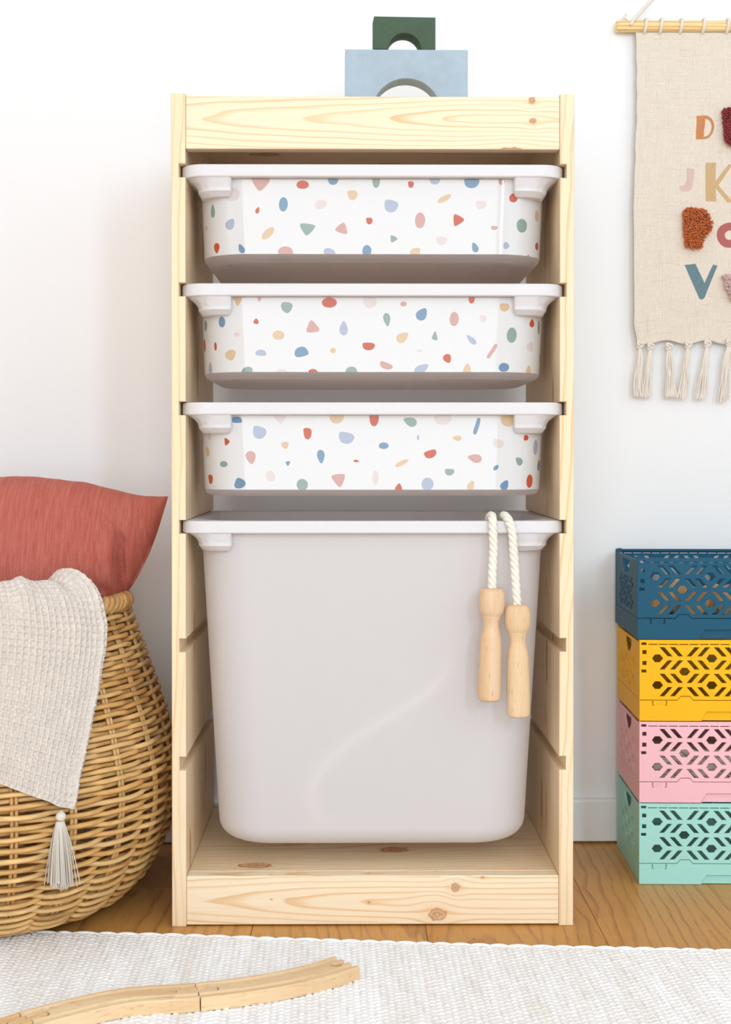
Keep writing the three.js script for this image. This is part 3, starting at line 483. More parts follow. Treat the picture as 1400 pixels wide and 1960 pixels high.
// ---------------------------------------------------------------- waffle throw hanging over the basket's rim
{
  const o = thing('waffle_throw', 'cream waffle weave throw with a tassel draped over the wicker basket', 'blanket');
  const ext = [...PROFILE.slice(0, 12).map(([r, h]) => [r + 0.0115, h + 0.008]), [0.1845, 0.32], [0.1808, 0.338], [0.1765, 0.354], [0.168, 0.367], [0.154, 0.3755], [0.138, 0.378], [0.123, 0.373], [0.113, 0.359], [0.109, 0.335], [0.109, 0.31]];
  const cur = new THREE.CatmullRomCurve3(ext.map(([r, h]) => V(r, h, 0)), false, 'centripetal'), LEN = cur.getLength(), at = (t) => { const p = cur.getPointAt(clamp(t, 0, 1)), d = cur.getTangentAt(clamp(t, 0, 1)); return { r: p.x, h: p.y, nr: d.y, nh: -d.x }; };
  const samples = []; for (let i = 0; i <= 800; i++) { const q = at(i / 800); samples.push([q.h, i / 800, q.r]); }
  const tOfH = (h) => { for (let i = 0; i < samples.length; i++) if (samples[i][0] >= h) return samples[i][1]; return 0.6; };
  const hit = (u, v) => {                                               // where a pixel's ray first meets the basket's belly: (angle, profile place)
    const d = dirOf(u, v), c0 = camera.position; let prev = 1;
    for (let s = 1.2; s < 2; s += 0.0005) { const p = c0.clone().addScaledVector(d, s), rr = Math.hypot(p.x - BX, p.z - BZ), t = tOfH(p.y), q = at(t); if (rr < q.r) return [Math.atan2(p.x - BX, p.z - BZ), t]; prev = rr; }
    return null;
  };
  const right = [[200, 1196], [197, 1250], [190, 1310], [178, 1370], [165, 1430], [152, 1490], [144, 1535], [141, 1549]].map(([u, v]) => hit(u, v)).filter(Boolean).map(([f, t]) => [t, f]).sort((a, b) => a[0] - b[0]);
  const phiR = table(right), tCorner = right[0][0], fCorner = right[0][1];
  const bottom = [[-70, 1479], [-30, 1494], [0, 1505], [50, 1523], [90, 1536], [110, 1545], [141, 1549]].map(([u, v]) => hit(u, v)).filter(Boolean).sort((a, b) => a[0] - b[0]);
  const tBot = table(bottom), fL = bottom[0][0] - 0.12, T1 = 0.985;
  const nu = 230, nv = 330, CU = 25, CV = 43;
  const fn = (off) => (a, b) => {
    const tb0 = tBot(lerp(fL, fCorner, a)), t = lerp(T1, tb0, b), f = lerp(fL, phiR(t), a), q = at(t);
    const x = a * CU + 0.25 * Math.sin(b * 5), y = b * CV, dx = Math.abs(x - Math.round(x)), dy = Math.abs(y - Math.round(y));
    const edge = Math.min(1, Math.min(1 - a, 1 - b) * 26), ridge = Math.max(Math.exp(-Math.pow(dx / 0.2, 2)), Math.exp(-Math.pow(dy / 0.2, 2)));
    const hem = smooth(0.0, 0.3, edge);
    let d = 0.0038 * ridge * hem + 0.0022 * fbm(f * 9, t * 12, 21) + 0.0006 * noise(a * 400, b * 500, 4);
    d += 0.006 * Math.exp(-Math.pow((f - 0.62 + (1 - t) * 0.5) / 0.06, 2)) * smooth(0.62, 0.8, t);      // a fold running down from the rim
    d += 0.010 * Math.exp(-Math.pow((a - 0.93) / 0.06, 2)) * smooth(0.7, 0.86, t) + 0.004 * Math.exp(-Math.pow((a - 0.97) / 0.03, 2));
    d -= 0.009 * Math.exp(-Math.pow((a - 0.8) / 0.035, 2)) * smooth(0.74, 0.86, t);
    d += off;
    return V(BX + (q.r + q.nr * d) * Math.sin(f), q.h + q.nh * d, BZ + (q.r + q.nr * d) * Math.cos(f));
  };
  const tex = texture(512, 512, (x, y) => { const n = 1 + 0.03 * fbm(x * 40, y * 40, 12) + 0.03 * noise(x * 250, y * 250, 13); return [224 * n, 211 * n, 199 * n]; });
  const cloth = std({ map: tex, roughness: 0.97, sheen: 0.3, sheenColor: S(240, 228, 215), bumpMap: texture(512, 512, (x, y) => { const q = 128 + 110 * noise(x * 200, y * 200, 31); return [q, q, q]; }, false), bumpScale: 0.0006 });
  const front = grid(nu, nv, fn(0)), back = grid(nu, nv, fn(-0.0035));
  const e1 = grid(1, nv, (a, b) => fn(a ? -0.0035 : 0)(1, b)), e2 = grid(nu, 1, (a, b) => fn(b ? -0.0035 : 0)(a, 1));
  mesh('cloth', merged([front, back, e1, e2]), cloth, o);
  // tassel at the corner
  const tassel = new THREE.Group(); tassel.name = 'tassel'; o.add(tassel);
  const Pz = (u, v, z) => atZ(u, v, z), tip = fn(0.004)(0.93, 1), zt = tip.z + 0.006;
  const head = Pz(116.5, 1563, zt), knot = Pz(117.5, 1551, zt - 0.002), neck = Pz(115.5, 1573, zt);
  const silk = std({ color: S(222, 211, 196), roughness: 0.45, sheen: 0.5, sheenColor: S(250, 244, 235) });
  mesh('bead', new THREE.SphereGeometry(0.0053, 20, 14).scale(1, 0.92, 1).translate(head.x, head.y, head.z), silk, tassel);
  mesh('knot', tube([knot, head], 0.0022, 8), cloth, tassel);
  const r = rng(5), list = [];
  for (let k = 0; k < 150; k++) {
    const a = r() * Math.PI * 2, q = Math.sqrt(r()), u1 = 117 + Math.cos(a) * q * (26 + (k % 17 === 0 ? 14 : 0)) , v1 = 1695 + 10 * r() - 9 * q * q, zz = zt + Math.sin(a) * q * 0.012 - 0.004;
    const p0 = neck.clone().add(V(Math.cos(a) * 0.0035, 0.001, Math.sin(a) * 0.0035)), p2 = Pz(u1, v1, zz), p1 = p0.clone().lerp(p2, 0.3).add(V(Math.cos(a) * q * 0.004, 0, Math.sin(a) * q * 0.003));
    list.push(tube(new THREE.QuadraticBezierCurve3(p0, p1, p2).getPoints(8), 0.00048, 4));
  }
  const th = mesh('threads', merged(list), silk, tassel); th.userData.kind = 'stuff';
}

// ---------------------------------------------------------------- alphabet wall hanging
{
  const ZW = ZB + 0.012, o = thing('wall_hanging', 'cream woven alphabet wall hanging on a wooden rod', 'wall hanging');
  const P = (u, v, z = ZW) => atZ(u, v, z), W0 = 0.34;
  const rodY = P(1290, 50).y, rodL = P(1180, 50, ZW).x, rodR = rodL + 0.4, zRod = ZB + 0.0095;
  { // planed dowel with eight faces
    const g = new THREE.CylinderGeometry(0.0079, 0.0079, rodR - rodL - 0.004, 9); const tip = new THREE.CylinderGeometry(0.0079, 0.0062, 0.002, 9);
    const a = merged([g, tip.clone().translate(0, -(rodR - rodL) / 2 + 0.001, 0), tip.clone().rotateX(Math.PI).translate(0, (rodR - rodL) / 2 - 0.001, 0)]).rotateZ(-Math.PI / 2).translate((rodL + rodR) / 2, rodY, zRod);
    mesh('rod', grainUV(toCreasedNormals(a, 0.4), 'x', 0.42, 0.06, 0.4, 0.01), pine({ L: 0.42, W: 0.06, px: 1400, seed: 91, base: [246, 216, 158], late: [222, 166, 92], spacing: 0.007, h0: 0.01, slope: 0.05 }), o);
  }
  const yarn = std({ color: S(234, 222, 208), roughness: 0.95 });
  // hanging cord through the rod, to a nail above the frame
  const h0 = P(1207, 48, zRod + 0.0085), far = V(lerp(rodL, rodR, 0.5), rodY + 0.21, ZB + 0.004);
  mesh('cord', merged([tube([h0, P(1214, 38, zRod + 0.008), far], 0.0021, 8), tube([far, V(2 * far.x - h0.x, h0.y, h0.z)], 0.0021, 8), tube(spline([P(1199, 26, zRod), P(1195, 34, zRod), P(1202, 37, zRod + 0.003), P(1196, 36, zRod), P(1200, 28, zRod)], 20), 0.0009, 6)]), yarn, o);
  // stitches round the rod
  for (const u of [1235, 1264.5, 1303, 1346, 1392, 1437, 1480, 1525, 1570, 1615]) {
    const c = P(u, 50, zRod), pts = []; for (let i = 0; i <= 16; i++) { const a = i / 16 * Math.PI * 2; pts.push(V(c.x + 0.0014 * Math.cos(a), rodY + 0.0096 * Math.cos(a), zRod + 0.0094 * Math.sin(a))); }
    mesh('stitch', tube(pts, 0.0023, 7), yarn, o);
  }
  // woven cloth with printed letters
  const yTop = P(1220, 62).y, yBot = P(1220, 655).y, xL = P(1215.5, 300).x, H = yTop - yBot, cv = document.createElement('canvas'); cv.width = 1400; cv.height = Math.round(1400 * H / W0);
  const K = cv.width / W0, c = cv.getContext('2d'), Q = (u, v) => { const p = P(u, v); return [(p.x - xL) * K, (yTop - p.y) * K]; };
  const wr = rng(9); c.fillStyle = '#eadccb'; c.fillRect(0, 0, cv.width, cv.height);
  for (let i = 0; i < 2600; i++) { c.fillStyle = `rgba(${wr() < 0.5 ? '255,246,232' : '196,172,146'},${0.1 + 0.12 * wr()})`; const vert = wr() < 0.5; c.fillRect(wr() * cv.width, wr() * cv.height, vert ? 3 : 40 + 90 * wr(), vert ? 40 + 90 * wr() : 3); }
  const fill = (color, polys) => { c.fillStyle = color; c.beginPath(); for (const pts of polys) { pts.forEach(([u, v], i) => i ? c.lineTo(...Q(u, v)) : c.moveTo(...Q(u, v))); c.closePath(); } c.fill('evenodd'); };
  const arcPts = (cx, cy, rx, ry, a0, a1, n = 24) => { const l = []; for (let i = 0; i <= n; i++) { const a = lerp(a0, a1, i / n) * Math.PI / 180; l.push([cx + rx * Math.cos(a), cy + ry * Math.sin(a)]); } return l; };
  fill('#d08c5c', [[[1331, 222], [1347, 221], ...arcPts(1347, 244, 19, 23, -90, 90), [1332, 267]], [[1348, 228], ...arcPts(1348, 245, 13, 17, -90, 90), [1347, 262]]]);                        // D
  fill('#ddc0b8', [[[1315.5, 321], [1330, 323], [1329, 348], [1326, 360], [1320, 366], [1308, 366], [1302.5, 361], [1303, 356], [1311, 354], [1315.5, 345]]]);            // J
  fill('#d3b083', [[[1351, 312], [1371, 311], [1371.5, 346], [1395, 314], [1404, 313], [1377, 354], [1404, 384], [1396, 388], [1371.5, 360], [1374, 385], [1353, 386.5]]]);   // K
  fill('#b96a66', [arcPts(1399, 449, 25, 24, 0, 360, 40), arcPts(1399, 449, 9.5, 9, 0, 360, 24)]); fill('#b96a66', [[[1408, 452], [1432, 470], [1424, 476], [1404, 460]]]);   // Q
  fill('#6e8890', [[[1312.5, 505], [1333, 505], [1350.5, 544], [1367, 506.5], [1375.5, 507.5], [1350, 573], [1344, 576], [1340, 573]]]);                                      // V
  const map = new THREE.CanvasTexture(cv); map.colorSpace = THREE.SRGBColorSpace;
  const weaveTex = texture(128, 128, (x, y) => { const i = Math.floor(y * 8), q = 128 + 90 * Math.sin((x * 8 + (i % 2) * 0.5) * 6.283) * Math.abs(Math.sin(y * 8 * Math.PI)) + 30 * noise(x * 40, y * 40, 2); return [q, q, q]; }, false); weaveTex.repeat.set(W0 / 0.022, H / 0.022);
  const edge = (y) => 0.0022 * Math.sin((yTop - y) * 14 + 0.6) + 0.0008 * noise((yTop - y) * 60, 1, 5);
  const g = (dz) => grid(60, 80, (a, b) => { const y = yTop - b * H; return V(xL + a * W0 + edge(y) * (1 - a) + (b > 0.96 ? (b - 0.96) * 0.07 * (1 - a) : 0), y - 0.0025 * Math.sin(a * 40) * b * b, ZW + dz + 0.006 * b * b * (1 - b) * Math.sin(a * 7 + 1) + 0.005 * b * Math.exp(-a * 12)); }, (a, b) => [a, 1 - b]);
  mesh('cloth', merged([g(0), g(-0.002)]), std({ map, roughness: 0.96, bumpMap: weaveTex, bumpScale: 0.0011 }), o);
  // tufted letters: pile of short yarn ends inside an outline
  const tuft = (name, label, color, outer, hole, seed) => {
    const r = rng(seed), list = [], inside = (p, pts) => { let k = false; for (let i = 0, j = pts.length - 1; i < pts.length; j = i++) { const [a, b] = pts[i], [cc, d] = pts[j]; if ((b > p[1]) !== (d > p[1]) && p[0] < (cc - a) * (p[1] - b) / (d - b) + a) k = !k; } return k; };
    const us = outer.map((p) => p[0]), vs = outer.map((p) => p[1]), u0 = Math.min(...us), u1 = Math.max(...us), v0 = Math.min(...vs), v1 = Math.max(...vs);
    let n = 0; while (n < Math.min(1500, (u1 - u0) * (v1 - v0) * 0.3)) {
      const p = [lerp(u0, u1, r()), lerp(v0, v1, r())]; if (!inside(p, outer) || (hole && inside(p, hole))) continue; n++;
      const b = P(p[0], p[1], ZW + 0.001), l = 0.006 + 0.003 * r(), dx = (r() - 0.5) * 0.004, dy = -0.0015 + (r() - 0.5) * 0.004;
      list.push(tube([b, b.clone().add(V(dx * 0.4, dy * 0.3, l * 0.6)), b.clone().add(V(dx, dy, l))], 0.00085, 4));
    }
    const m = mesh(name, merged(list), std({ color, roughness: 0.9, sheen: 0.3, sheenColor: new THREE.Color(color).lerp(new THREE.Color(1, 1, 1), 0.3) }), o); m.userData = { label, kind: 'stuff' };
  };
  tuft('tufted_letter', 'rust orange tufted letter P', S(222, 122, 62), [[1307, 406], [1312, 399], [1325, 397.5], [1345, 400], [1356, 411], [1363, 428], [1360, 440], [1350, 452], [1344, 463], [1343, 472], [1330, 476], [1312, 474], [1308, 455]], [[1335, 418], [1344, 419], [1346, 423], [1338, 422]], 3);
  tuft('tufted_letter', 'dark red tufted letter E', S(164, 60, 58), [[1381, 211], [1395, 206], [1430, 206], [1430, 222], [1405, 224], [1405, 236], [1428, 236], [1428, 250], [1407, 250], [1408, 263], [1432, 263], [1432, 278], [1395, 279], [1387, 272], [1385, 245]], null, 4);
  tuft('tufted_letter', 'pale pink tufted letter W', S(244, 214, 208), [[1382, 527], [1394, 524], [1404, 552], [1412, 530], [1424, 530], [1432, 552], [1442, 526], [1454, 528], [1436, 572], [1428, 574], [1418, 552], [1408, 574], [1400, 574], [1390, 552]], null, 5);
  // knotted fringe
  const fr = rng(31);
  [[1226, 660, 1222, 757], [1246, 663, 1238, 760], [1281, 663, 1285, 760], [1318.5, 660, 1307, 762], [1355, 658, 1343, 763], [1397, 656, 1383, 767], [1432, 657, 1428, 765], [1470, 657, 1466, 762], [1508, 657, 1512, 765], [1546, 657, 1540, 764], [1584, 657, 1584, 764], [1622, 657, 1616, 764], [1660, 657, 1655, 764]].forEach(([u, v, u1, v1]) => {
    const f = new THREE.Group(); f.name = 'fringe'; o.add(f); const k = P(u, v, ZW + 0.004);
    mesh('knot', new THREE.TorusKnotGeometry(0.0029, 0.0016, 40, 6, 2, 3).translate(k.x, k.y, k.z), yarn, f);
    const list = []; for (let i = 0; i < 13; i++) { const du = (i - 6) * 0.85 + 3 * (fr() - 0.5), mid = 4 * (fr() - 0.5), e = 6 * (fr() - 0.5); list.push(tube(spline([P(u + du * 0.3, v + 3, ZW + 0.004), P(lerp(u, u1, 0.3) + du * 0.9 + mid, lerp(v, v1, 0.3), ZW + 0.004 + 0.002 * fr()), P(lerp(u, u1, 0.7) + du * 1.3 - mid, lerp(v, v1, 0.7), ZW + 0.003 + 0.002 * fr()), P(u1 + du * 1.7 + e, v1 + 5 * (fr() - 0.5), ZW + 0.002)], 12), 0.001, 5)); }
    mesh('threads', merged(list), yarn, f).userData.kind = 'stuff';
  });
}

// ---------------------------------------------------------------- folding crates
const CR_ = atY(1224, 1693, 0), CRX = CR_.x, CRZ = CR_.z, CH = 0.0981, CSTEP = 0.0984, CD = 0.168, CW = 0.2385, TURN = -0.03;
{
  const k = 8217, X = (x) => (x - 328) / k, Y = (y) => (1870 - y) / k;   // enlargement of the yellow crate -> metres from its lower left front corner
  const units = [0, 534, 1068, 1602], quad = (a) => poly(a.map(([x, y]) => [X(x), Y(y)]));
  const hexAt = (x, y, w = 54, h = 38, f = (p) => p) => [[x - w, y], [x - w * 0.48, y - h], [x + w * 0.42, y - h], [x + w, y], [x + w * 0.42, y + h], [x - w * 0.48, y + h]].map(f);
  const holes = [];
  const rows = [1140, 1270, 1402, 1534];
  for (const u of units) {
    holes.push(hexAt(506 + u, 1250), hexAt(506 + u, 1515)); if (u < 1602) holes.push(hexAt(772 + u, 1381));
    rows.forEach((y, r) => { for (const d of [0, 104]) {
      const back = r % 2 === 0; if (u < 1602) {
        const a = back ? [[525, 0], [572, 0], [652, 90], [607, 90]] : [[607, 0], [652, 0], [572, 90], [525, 90]], b = back ? [[870, 0], [917, 0], [838, 90], [793, 90]] : [[793, 0], [838, 0], [917, 90], [870, 90]];
        holes.push(a.map(([x, q]) => [x + u + d, y + q]), b.map(([x, q]) => [x + u + d, y + q]));
      }
    } });
  }
  const right = 328 + CW * k;
  for (const m of [0, 1]) for (const [x0, x1, y0, y1] of [[345, 396, 1094, 1118], [357, 397, 1170, 1208], [357, 397, 1276, 1316], [345, 396, 1362, 1390]]) { const a = m ? 328 + right - x1 : x0, b = m ? 328 + right - x0 : x1; holes.push([[a, y0], [b, y0], [b, y1], [a, y1]]); }
  for (let x = 412; x < right - 140; x += 101) holes.push([[x + 4, 1108], [x + 92, 1108], [x + 92, 1116], [x + 4, 1116]]);
  const TABS = [[700, 735, 825, 857], [1757 - 325, 1792 - 325, 1882 - 325, 1914 - 325]].map((t, i) => i ? [328 + right - 857, 328 + right - 825, 328 + right - 735, 328 + right - 700] : t);
  const seam = (dy) => { const p = [[328, 1663 + dy]]; for (const [a, b, c, d] of TABS) p.push([a, 1663 + dy], [b, 1625 + dy], [c, 1625 + dy], [d, 1663 + dy]); p.push([right, 1663 + dy]); return p; };
  const frontShape = quad([[328, 1068], ...seam(-3), [right, 1068]]); for (const h of holes) frontShape.holes.push(quad(h));
  const frontPanel = extrude(frontShape, 0.0024, 0.0003);
  const ha = 942, hb = 990, hc = 328 + right - 990, hd = 328 + right - 942;
  const baseShape = quad([...seam(3), [right, 1868], [hd, 1868], [hd, 1845], [hc, 1775], [hb, 1775], [ha, 1845], [ha, 1868], [328, 1868]]);
  for (const m of [0, 1]) for (const [x0, x1, y0, y1] of [[450, 467, 1668, 1704], [450, 476, 1705, 1718], [585, 602, 1668, 1704], [576, 602, 1705, 1718], [490, 560, 1680, 1686], [490, 560, 1698, 1704], [490, 496, 1687, 1697], [554, 560, 1687, 1697]]) { const a = m ? 328 + right - x1 : x0, b = m ? 328 + right - x0 : x1; baseShape.holes.push(quad([[a, y0], [b, y0], [b, y1], [a, y1]])); }
  const baseFront = extrude(baseShape, 0.0026, 0.0003);
  const baseInner = box(0.001, CW - 0.001, 0.0006, 0.0235, -CD + 0.0035, -0.0036);
  // side panel, seen edge-on: handle hole and a smaller pattern
  const sp = poly([[0.0, 0.0255], [CD - 0.006, 0.0255], [CD - 0.006, 0.0945], [0.0, 0.0945]]), cx = (CD - 0.006) / 2;
  sp.holes.push(poly([[cx - 0.024, 0.0905], [cx + 0.024, 0.0905], [cx + 0.024, 0.084], [cx + 0.01, 0.0735], [cx - 0.01, 0.0735], [cx - 0.024, 0.084]]));
  for (const h of holes) if (h.every(([x, y]) => x > 440 && x < 1640 && y > 1125)) sp.holes.push(poly(h.map(([x, y]) => [cx + (X(x) - X(1040)) * 0.72, 0.031 + (Y(y) - Y(1628)) * 0.66])));   // the front's pattern, smaller
  const sidePanel = extrude(sp, 0.0024, 0.0003).rotateY(Math.PI / 2);       // spans z from 0 to -(CD - 0.006)
  const sideBase = extrude(poly([[0, 0.0002], [CD - 0.006, 0.0002], [CD - 0.006, 0.025], [0, 0.025]]), 0.0026, 0.0003).rotateY(Math.PI / 2);
  const post = box(0, 0.0028, 0.0252, CH - 0.0004, -0.0058, -0.0026), lug = box(0.004, 0.0085, CH - 0.0022, CH + 0.0012, -0.075, -0.07, 0.0005);
  void lug;
  function crate(k2, color, label) {
    const o = thing('folding_crate', label, 'crate', 'stack of folding crates'); o.position.set(CRX - (k2 === 3 ? 0.0026 : 0), k2 * CSTEP + 0.0002, CRZ); o.rotation.y = TURN;
    const m = std({ color, roughness: 0.5, specularIntensity: 0.45, side: THREE.FrontSide, bumpMap: filmBump, bumpScale: 0.00004 });
    mesh('front_panel', frontPanel.clone().translate(0, 0, -0.0025), m, o);
    mesh('back_panel', frontPanel.clone().translate(0, 0, -CD), m, o);
    for (const x of [0.0003, CW - 0.0028]) { mesh('side_panel', sidePanel.clone().translate(x, 0, -0.003), m, o); }
    const base = mesh('base', merged([baseFront.clone().translate(0, 0, -0.0026), baseFront.clone().translate(0, 0, -CD), baseInner.clone()]), m, o);
    for (const x of [0.0002, CW - 0.0029]) mesh('base_side', sideBase.clone().translate(x, 0, -0.003), m, base);
    for (const [x, z] of [[0, 0], [CW - 0.0028, 0], [0, -CD + 0.0084], [CW - 0.0028, -CD + 0.0084]]) mesh('corner_post', post.clone().translate(x, 0, z), m, o);
    for (const z of [-0.0052, -CD + 0.0026]) mesh('top_rail', box(0.003, CW - 0.003, CH - 0.0032, CH - 0.0012, z, z + 0.0029, 0.0004), m, o);
    return o;
  }
  crate(0, S(168, 222, 210), 'mint green folding crate on the floor at the bottom of the stack');
  crate(1, S(246, 190, 197), 'pale pink folding crate between the mint and the yellow crates');
  crate(2, S(248, 186, 20), 'bright yellow folding crate between the pink and the teal crates');
  const top = crate(3, S(24, 84, 110), 'petrol blue folding crate on top of the stack');
  for (const [x, z] of [[0.0035, -0.012], [0.0035, -CD + 0.012], [CW - 0.0035, -0.012], [CW - 0.0035, -CD + 0.012]]) mesh('lug', box(x - 0.003, x + 0.003, CH - 0.004, CH + 0.001, z - 0.003, z + 0.003, 0.0006), top.children[0].material, top);
  // what lies in the crates
  const inCrate = (k2, x, y, z) => V(x, 0, z).applyAxisAngle(V(0, 1, 0), TURN).add(V(CRX, k2 * CSTEP + 0.0241 + y, CRZ));
  const woodA = std({ map: beechTex(411, [214, 160, 106]), roughness: 0.6 }), woodB = std({ map: beechTex(419, [226, 184, 134]), roughness: 0.6 });
  const disc = (r, h) => { const p = [[0.0001, 0], [r * 0.86, 0], [r, h * 0.2], [r, h * 0.8], [r * 0.86, h], [0.0001, h]].map(([a, b]) => new THREE.Vector2(a, b)); const g = new THREE.LatheGeometry(p, 28); return g; };
  [[0.03, 0.0205, -0.03, 0.019, 0.011, 1], [0.072, 0.019, -0.035, 0.018, 0.01, 0], [0.052, 0.0225, -0.055, 0.022, 0.012, 0], [0.118, 0.021, -0.03, 0.02, 0.01, 1], [0.1, 0.02, -0.06, 0.019, 0.011, 0], [0.16, 0.021, -0.04, 0.02, 0.012, 1]].forEach(([x, y, z, r, h, mt], i) => {
    const g = disc(r, h).rotateX(Math.PI / 2 - 0.12).rotateY((i % 3 - 1) * 0.4), m = mesh(numbered('wooden_disc'), g, mt ? woodB : woodA, scene); g.computeBoundingBox();
    m.position.copy(inCrate(3, x, -g.boundingBox.min.y, z)); void y; m.userData = { label: 'round wooden toy piece lying in the petrol blue crate', category: 'toy', group: 'wooden toy pieces in the blue crate' };
  });
  const paper = std({ roughness: 0.7, map: texture(256, 128, (x, y) => { const l = Math.abs((x * 9 + y * 2) % 1 - 0.5) < 0.03 || Math.abs((y * 5 - x * 3 + 20) % 1 - 0.5) < 0.03; return l ? [92, 84, 78] : [222, 210, 194]; }) });
  const card = mesh('card_box', new RoundedBoxGeometry(0.19, 0.036, 0.07, 2, 0.002), paper, scene); card.position.copy(inCrate(1, 0.115, 0.0182, -0.055)); card.rotation.y = TURN; card.userData = { label: 'cream card box with dark lines lying in the pale pink crate', category: 'box' };
}

// ---------------------------------------------------------------- cream rag rug
const RT = 0.006;
{
  const o = thing('rag_rug', 'cream woven rag rug lying on the oak floor', 'rug');
  const edgeP = [[-160, 1785], [0, 1787], [170, 1790], [320, 1793], [480, 1799], [640, 1804], [820, 1810], [1000, 1815], [1200, 1819], [1400, 1824], [1600, 1829]].map(([u, v]) => atY(u, v, RT * 0.6));
  const zE = table(edgeP.map((p) => [p.x, p.z])), x0 = -0.56, x1 = 0.54, dz = 0.42, nu = 640, nv = 300, cx = 0.0064, cz = 0.0078, slant = 0.02;
  const h = (x, z) => { const i0 = (x - slant * z) / cx, i = Math.floor(i0), a = i0 - i - 0.5, zz = z / cz + 0.5 * (i & 1) + 0.3 * hash(i, 3, 5), j = Math.floor(zz), b = zz - j - 0.5; const bump = Math.sqrt(Math.max(0, 1 - Math.pow(Math.abs(a) * 2, 3))) * Math.sqrt(Math.max(0, 1 - Math.pow(Math.abs(b) * 2, 2.5))); return RT + 0.0024 * bump - 0.0016 + 0.0008 * fbm(x * 30, z * 30, 8) + 0.0006 * (hash(i, j, 4) - 0.5); };
  const tex = texture(1024, 512, (x, y) => { const X = x * 1.1 - y * 0.008, s = noise(X * 40, 0.5 + y * 0.8, 3) * 0.55 + noise(X * 156, y * 9, 4) * 0.45, q = 0.5 + 0.5 * s, c = mix3([251, 248, 245], [236, 226, 216], clamp(q * 1.2 - 0.25, 0, 1)), n = 1 + 0.012 * noise(x * 500, y * 250, 6) ; return c.map((t) => t * n); });
  const m = std({ map: tex, roughness: 0.95 });
  const sheet = grid(nu, nv, (a, b) => { const x = lerp(x0, x1, a), z = zE(x) + b * b * 0.25 * dz + b * 0.75 * dz; return V(x, b === 0 ? 0.0012 : h(x, z) * smooth(0, 0.012, b) + 0.002 * (1 - smooth(0, 0.012, b)), z); }, (a, b) => [a, b]);
  mesh('weave', sheet, m, o);
  mesh('weave', merged([grid(40, 20, (a, b) => { const x = lerp(x0, x1, a); return V(x, RT, zE(x) + dz + b * 0.5); }), ...[[-0.75, x0], [x1, 0.7]].map(([p, q]) => grid(20, 30, (a, b) => { const x = lerp(p, q, a); return V(x, RT, zE(x) + b * (dz + 0.5)); }))]), m, o);
  mesh('underside', grid(40, 2, (a, b) => { const x = lerp(x0, x1, a); return V(x, 0.0006, lerp(zE(x), zE(x) + dz, b)); }), m, o);
  // plaited selvedge along the far edge
  const list = [], r = rng(12);
  let x = x0; while (x < x1) { const l = 0.016 + 0.013 * r(), za = zE(x), zb = zE(x + l), pts = []; for (let i = 0; i <= 8; i++) { const t = i / 8; pts.push(V(x + l * 1.25 * t, 0.0045 + 0.0012 * Math.sin(t * Math.PI) - 0.0008 * t, lerp(za, zb, t) + 0.0005 + 0.0022 * (t - 0.5))); } list.push(tube(pts, (t) => 0.0008 + 0.0019 * Math.pow(Math.sin(Math.PI * clamp(t, 0.02, 0.98)), 0.5), 8)); x += l; }
  const sv = mesh('selvedge', merged(list), std({ color: S(247, 242, 238), roughness: 0.95 }), o); sv.userData.kind = 'stuff';
}

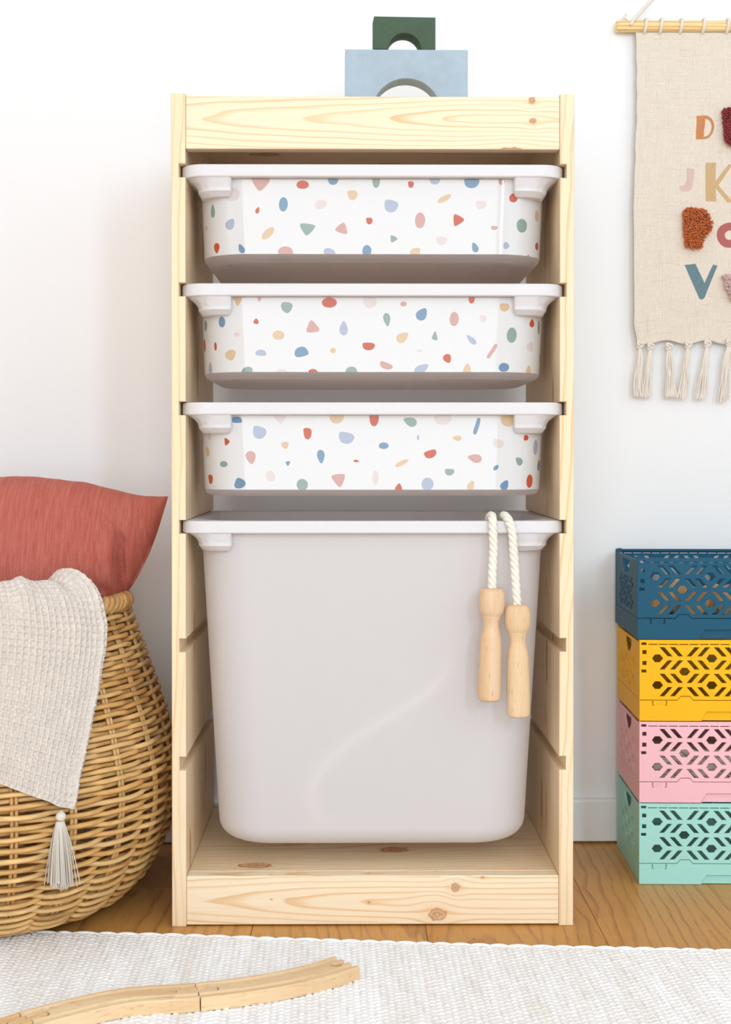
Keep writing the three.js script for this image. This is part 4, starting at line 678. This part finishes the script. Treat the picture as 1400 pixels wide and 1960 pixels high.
// ---------------------------------------------------------------- wooden train track on the rug
{
  const y0 = RT + 0.0004, HT = 0.0125, yt = y0 + HT, hw = 0.0195;
  const G = (u, v) => atY(u, v, yt);
  const section = [[-hw, 0], [-hw, HT - 0.0012], [-hw + 0.0012, HT], [-hw + 0.0048, HT], [-hw + 0.0056, HT - 0.003], [-hw + 0.0112, HT - 0.003], [-hw + 0.0119, HT], [hw - 0.0119, HT], [hw - 0.0112, HT - 0.003], [hw - 0.0056, HT - 0.003], [hw - 0.0048, HT], [hw - 0.0012, HT], [hw, HT - 0.0012], [hw, 0]];
  const dirAt = (pts, i) => pts[Math.min(pts.length - 1, i + 1)].clone().sub(pts[Math.max(0, i - 1)]).setY(0).normalize();
  function sweep(pts) {
    const rings = pts.map((p, i) => { const d = dirAt(pts, i), s = V(-d.z, 0, d.x); return section.map(([a, h]) => V(p.x + s.x * a, y0 + h, p.z + s.z * a)); });
    const n = section.length, pos = [], uv = [], idx = []; let len = 0;
    const quad = (a, b, c, d, u) => { const k = pos.length / 3; for (const p of [a, b, c, d]) pos.push(p.x, p.y, p.z); for (const t of u) uv.push(...t); idx.push(k, k + 1, k + 2, k, k + 2, k + 3); };
    for (let i = 0; i < pts.length - 1; i++) { const dl = pts[i].distanceTo(pts[i + 1]); let w = 0; for (let k = 0; k < n; k++) { const a = section[k], b = section[(k + 1) % n], dw = Math.hypot(a[0] - b[0], a[1] - b[1]); quad(rings[i][k], rings[i][(k + 1) % n], rings[i + 1][(k + 1) % n], rings[i + 1][k], [[len / 0.25, w / 0.25], [len / 0.25, (w + dw) / 0.25], [(len + dl) / 0.25, (w + dw) / 0.25], [(len + dl) / 0.25, w / 0.25]]); w += dw; } len += dl; }
    const tri = THREE.ShapeUtils.triangulateShape(section.map(([a, b]) => new THREE.Vector2(a, b)), []);
    for (const [e, flip] of [[0, false], [pts.length - 1, true]]) { const k = pos.length / 3; rings[e].forEach((p, j) => { pos.push(p.x, p.y, p.z); uv.push(section[j][0] / 0.25, section[j][1] / 0.25); }); for (const t of tri) flip ? idx.push(k + t[0], k + t[2], k + t[1]) : idx.push(k + t[0], k + t[1], k + t[2]); }
    const g = new THREE.BufferGeometry(); g.setAttribute('position', new THREE.Float32BufferAttribute(pos, 3)); g.setAttribute('uv', new THREE.Float32BufferAttribute(uv, 2)); g.setIndex(idx); g.computeVertexNormals();
    return g;
  }
  const mats = [beechTex(501, [238, 207, 163]), beechTex(513, [240, 211, 168]), beechTex(527, [233, 194, 140])].map((t) => std({ map: t, roughness: 0.6, side: THREE.FrontSide }));
  const mid = (a, b) => G(...a).add(G(...b)).multiplyScalar(0.5);
  const A = [mid([381, 1882], [376.5, 1907.5]), mid([495, 1868.5], [505, 1890.5]), mid([600, 1847.5], [618, 1866.5]), mid([643, 1834], [684, 1845.5])];
  const B = [mid([40, 1938], [72, 1960]), mid([120, 1917], [150, 1938]), mid([230, 1894], [245, 1917]), mid([378, 1883], [372, 1908])];
  const C = [G(-110, 2010), G(-20, 1975), mid([38, 1939], [66, 1962])];
  const line = (p, n) => { const c = new THREE.CatmullRomCurve3(p, false, 'centripetal').getSpacedPoints(n); return c; };
  const all = line([...C.slice(0, 2), ...B.slice(0, 3), ...A], 400), nearest = (p) => all.reduce((m, q, i) => (q.distanceTo(p) < all[m].distanceTo(p) ? i : m), 0), iB = nearest(B[0]), iA = nearest(A[0]), every = (p) => p.filter((_, i) => i % 4 === 0 || i === p.length - 1);
  const pieces = [['beech toy train track curve with an open socket at its end on the rug', every(all.slice(iA)), mats[0]], ['beech toy train track curve joined between the other two pieces', every(all.slice(iB, iA)), mats[1]], ['darker beech toy train track piece joined to the curve near the basket', every(all.slice(0, iB)), mats[2]]];
  const ev = new Evaluator(), REACH = 0.0135;
  const frameAt = (pts, atEnd) => { const p = pts[atEnd ? pts.length - 1 : 0], d = dirAt(pts, atEnd ? pts.length - 1 : 0).multiplyScalar(atEnd ? 1 : -1); return [p, Math.atan2(-d.z, d.x)]; };
  function withSockets(g, pts, ends) {                                  // key-hole sockets cut right through at the given ends
    let b = new Brush(g); b.updateMatrixWorld();
    for (const e of ends) {
      const [p, ang] = frameAt(pts, e);
      for (const geo of [new THREE.CylinderGeometry(0.0064, 0.0064, 0.05, 24).translate(-REACH, 0, 0), new THREE.BoxGeometry(0.018, 0.05, 0.0066).translate(-0.0055, 0, 0)]) { const q = new Brush(geo.rotateY(ang).translate(p.x, yt, p.z)); q.updateMatrixWorld(); b = ev.evaluate(b, q, SUBTRACTION); }
    }
    return toCreasedNormals(b.geometry, 0.5);
  }
  pieces.forEach(([label, pts, m], k) => {
    const o = thing('train_track', label, 'toy track', 'wooden train track');
    mesh('track', withSockets(sweep(pts), pts, [[true, false], [true, false], [true]][k]), m, o);
    if (k > 0) {                                                       // double-headed peg that joins it to the next piece
      const [p, ang] = frameAt(pts, true), h = HT - 0.0006, head = (x) => new THREE.CylinderGeometry(0.0055, 0.0055, h, 24).translate(x, h / 2, 0);
      mesh('connector_peg', grainUV(merged([head(-REACH), head(REACH), box(-REACH + 0.004, REACH - 0.004, 0, h - 0.0004, -0.0026, 0.0026)]), 'x', 0.25, 0.25, 0.1, 0.1).rotateY(ang).translate(p.x, y0 + 0.0002, p.z), m, o);
    }
  });
}

renderer.render(scene, camera);
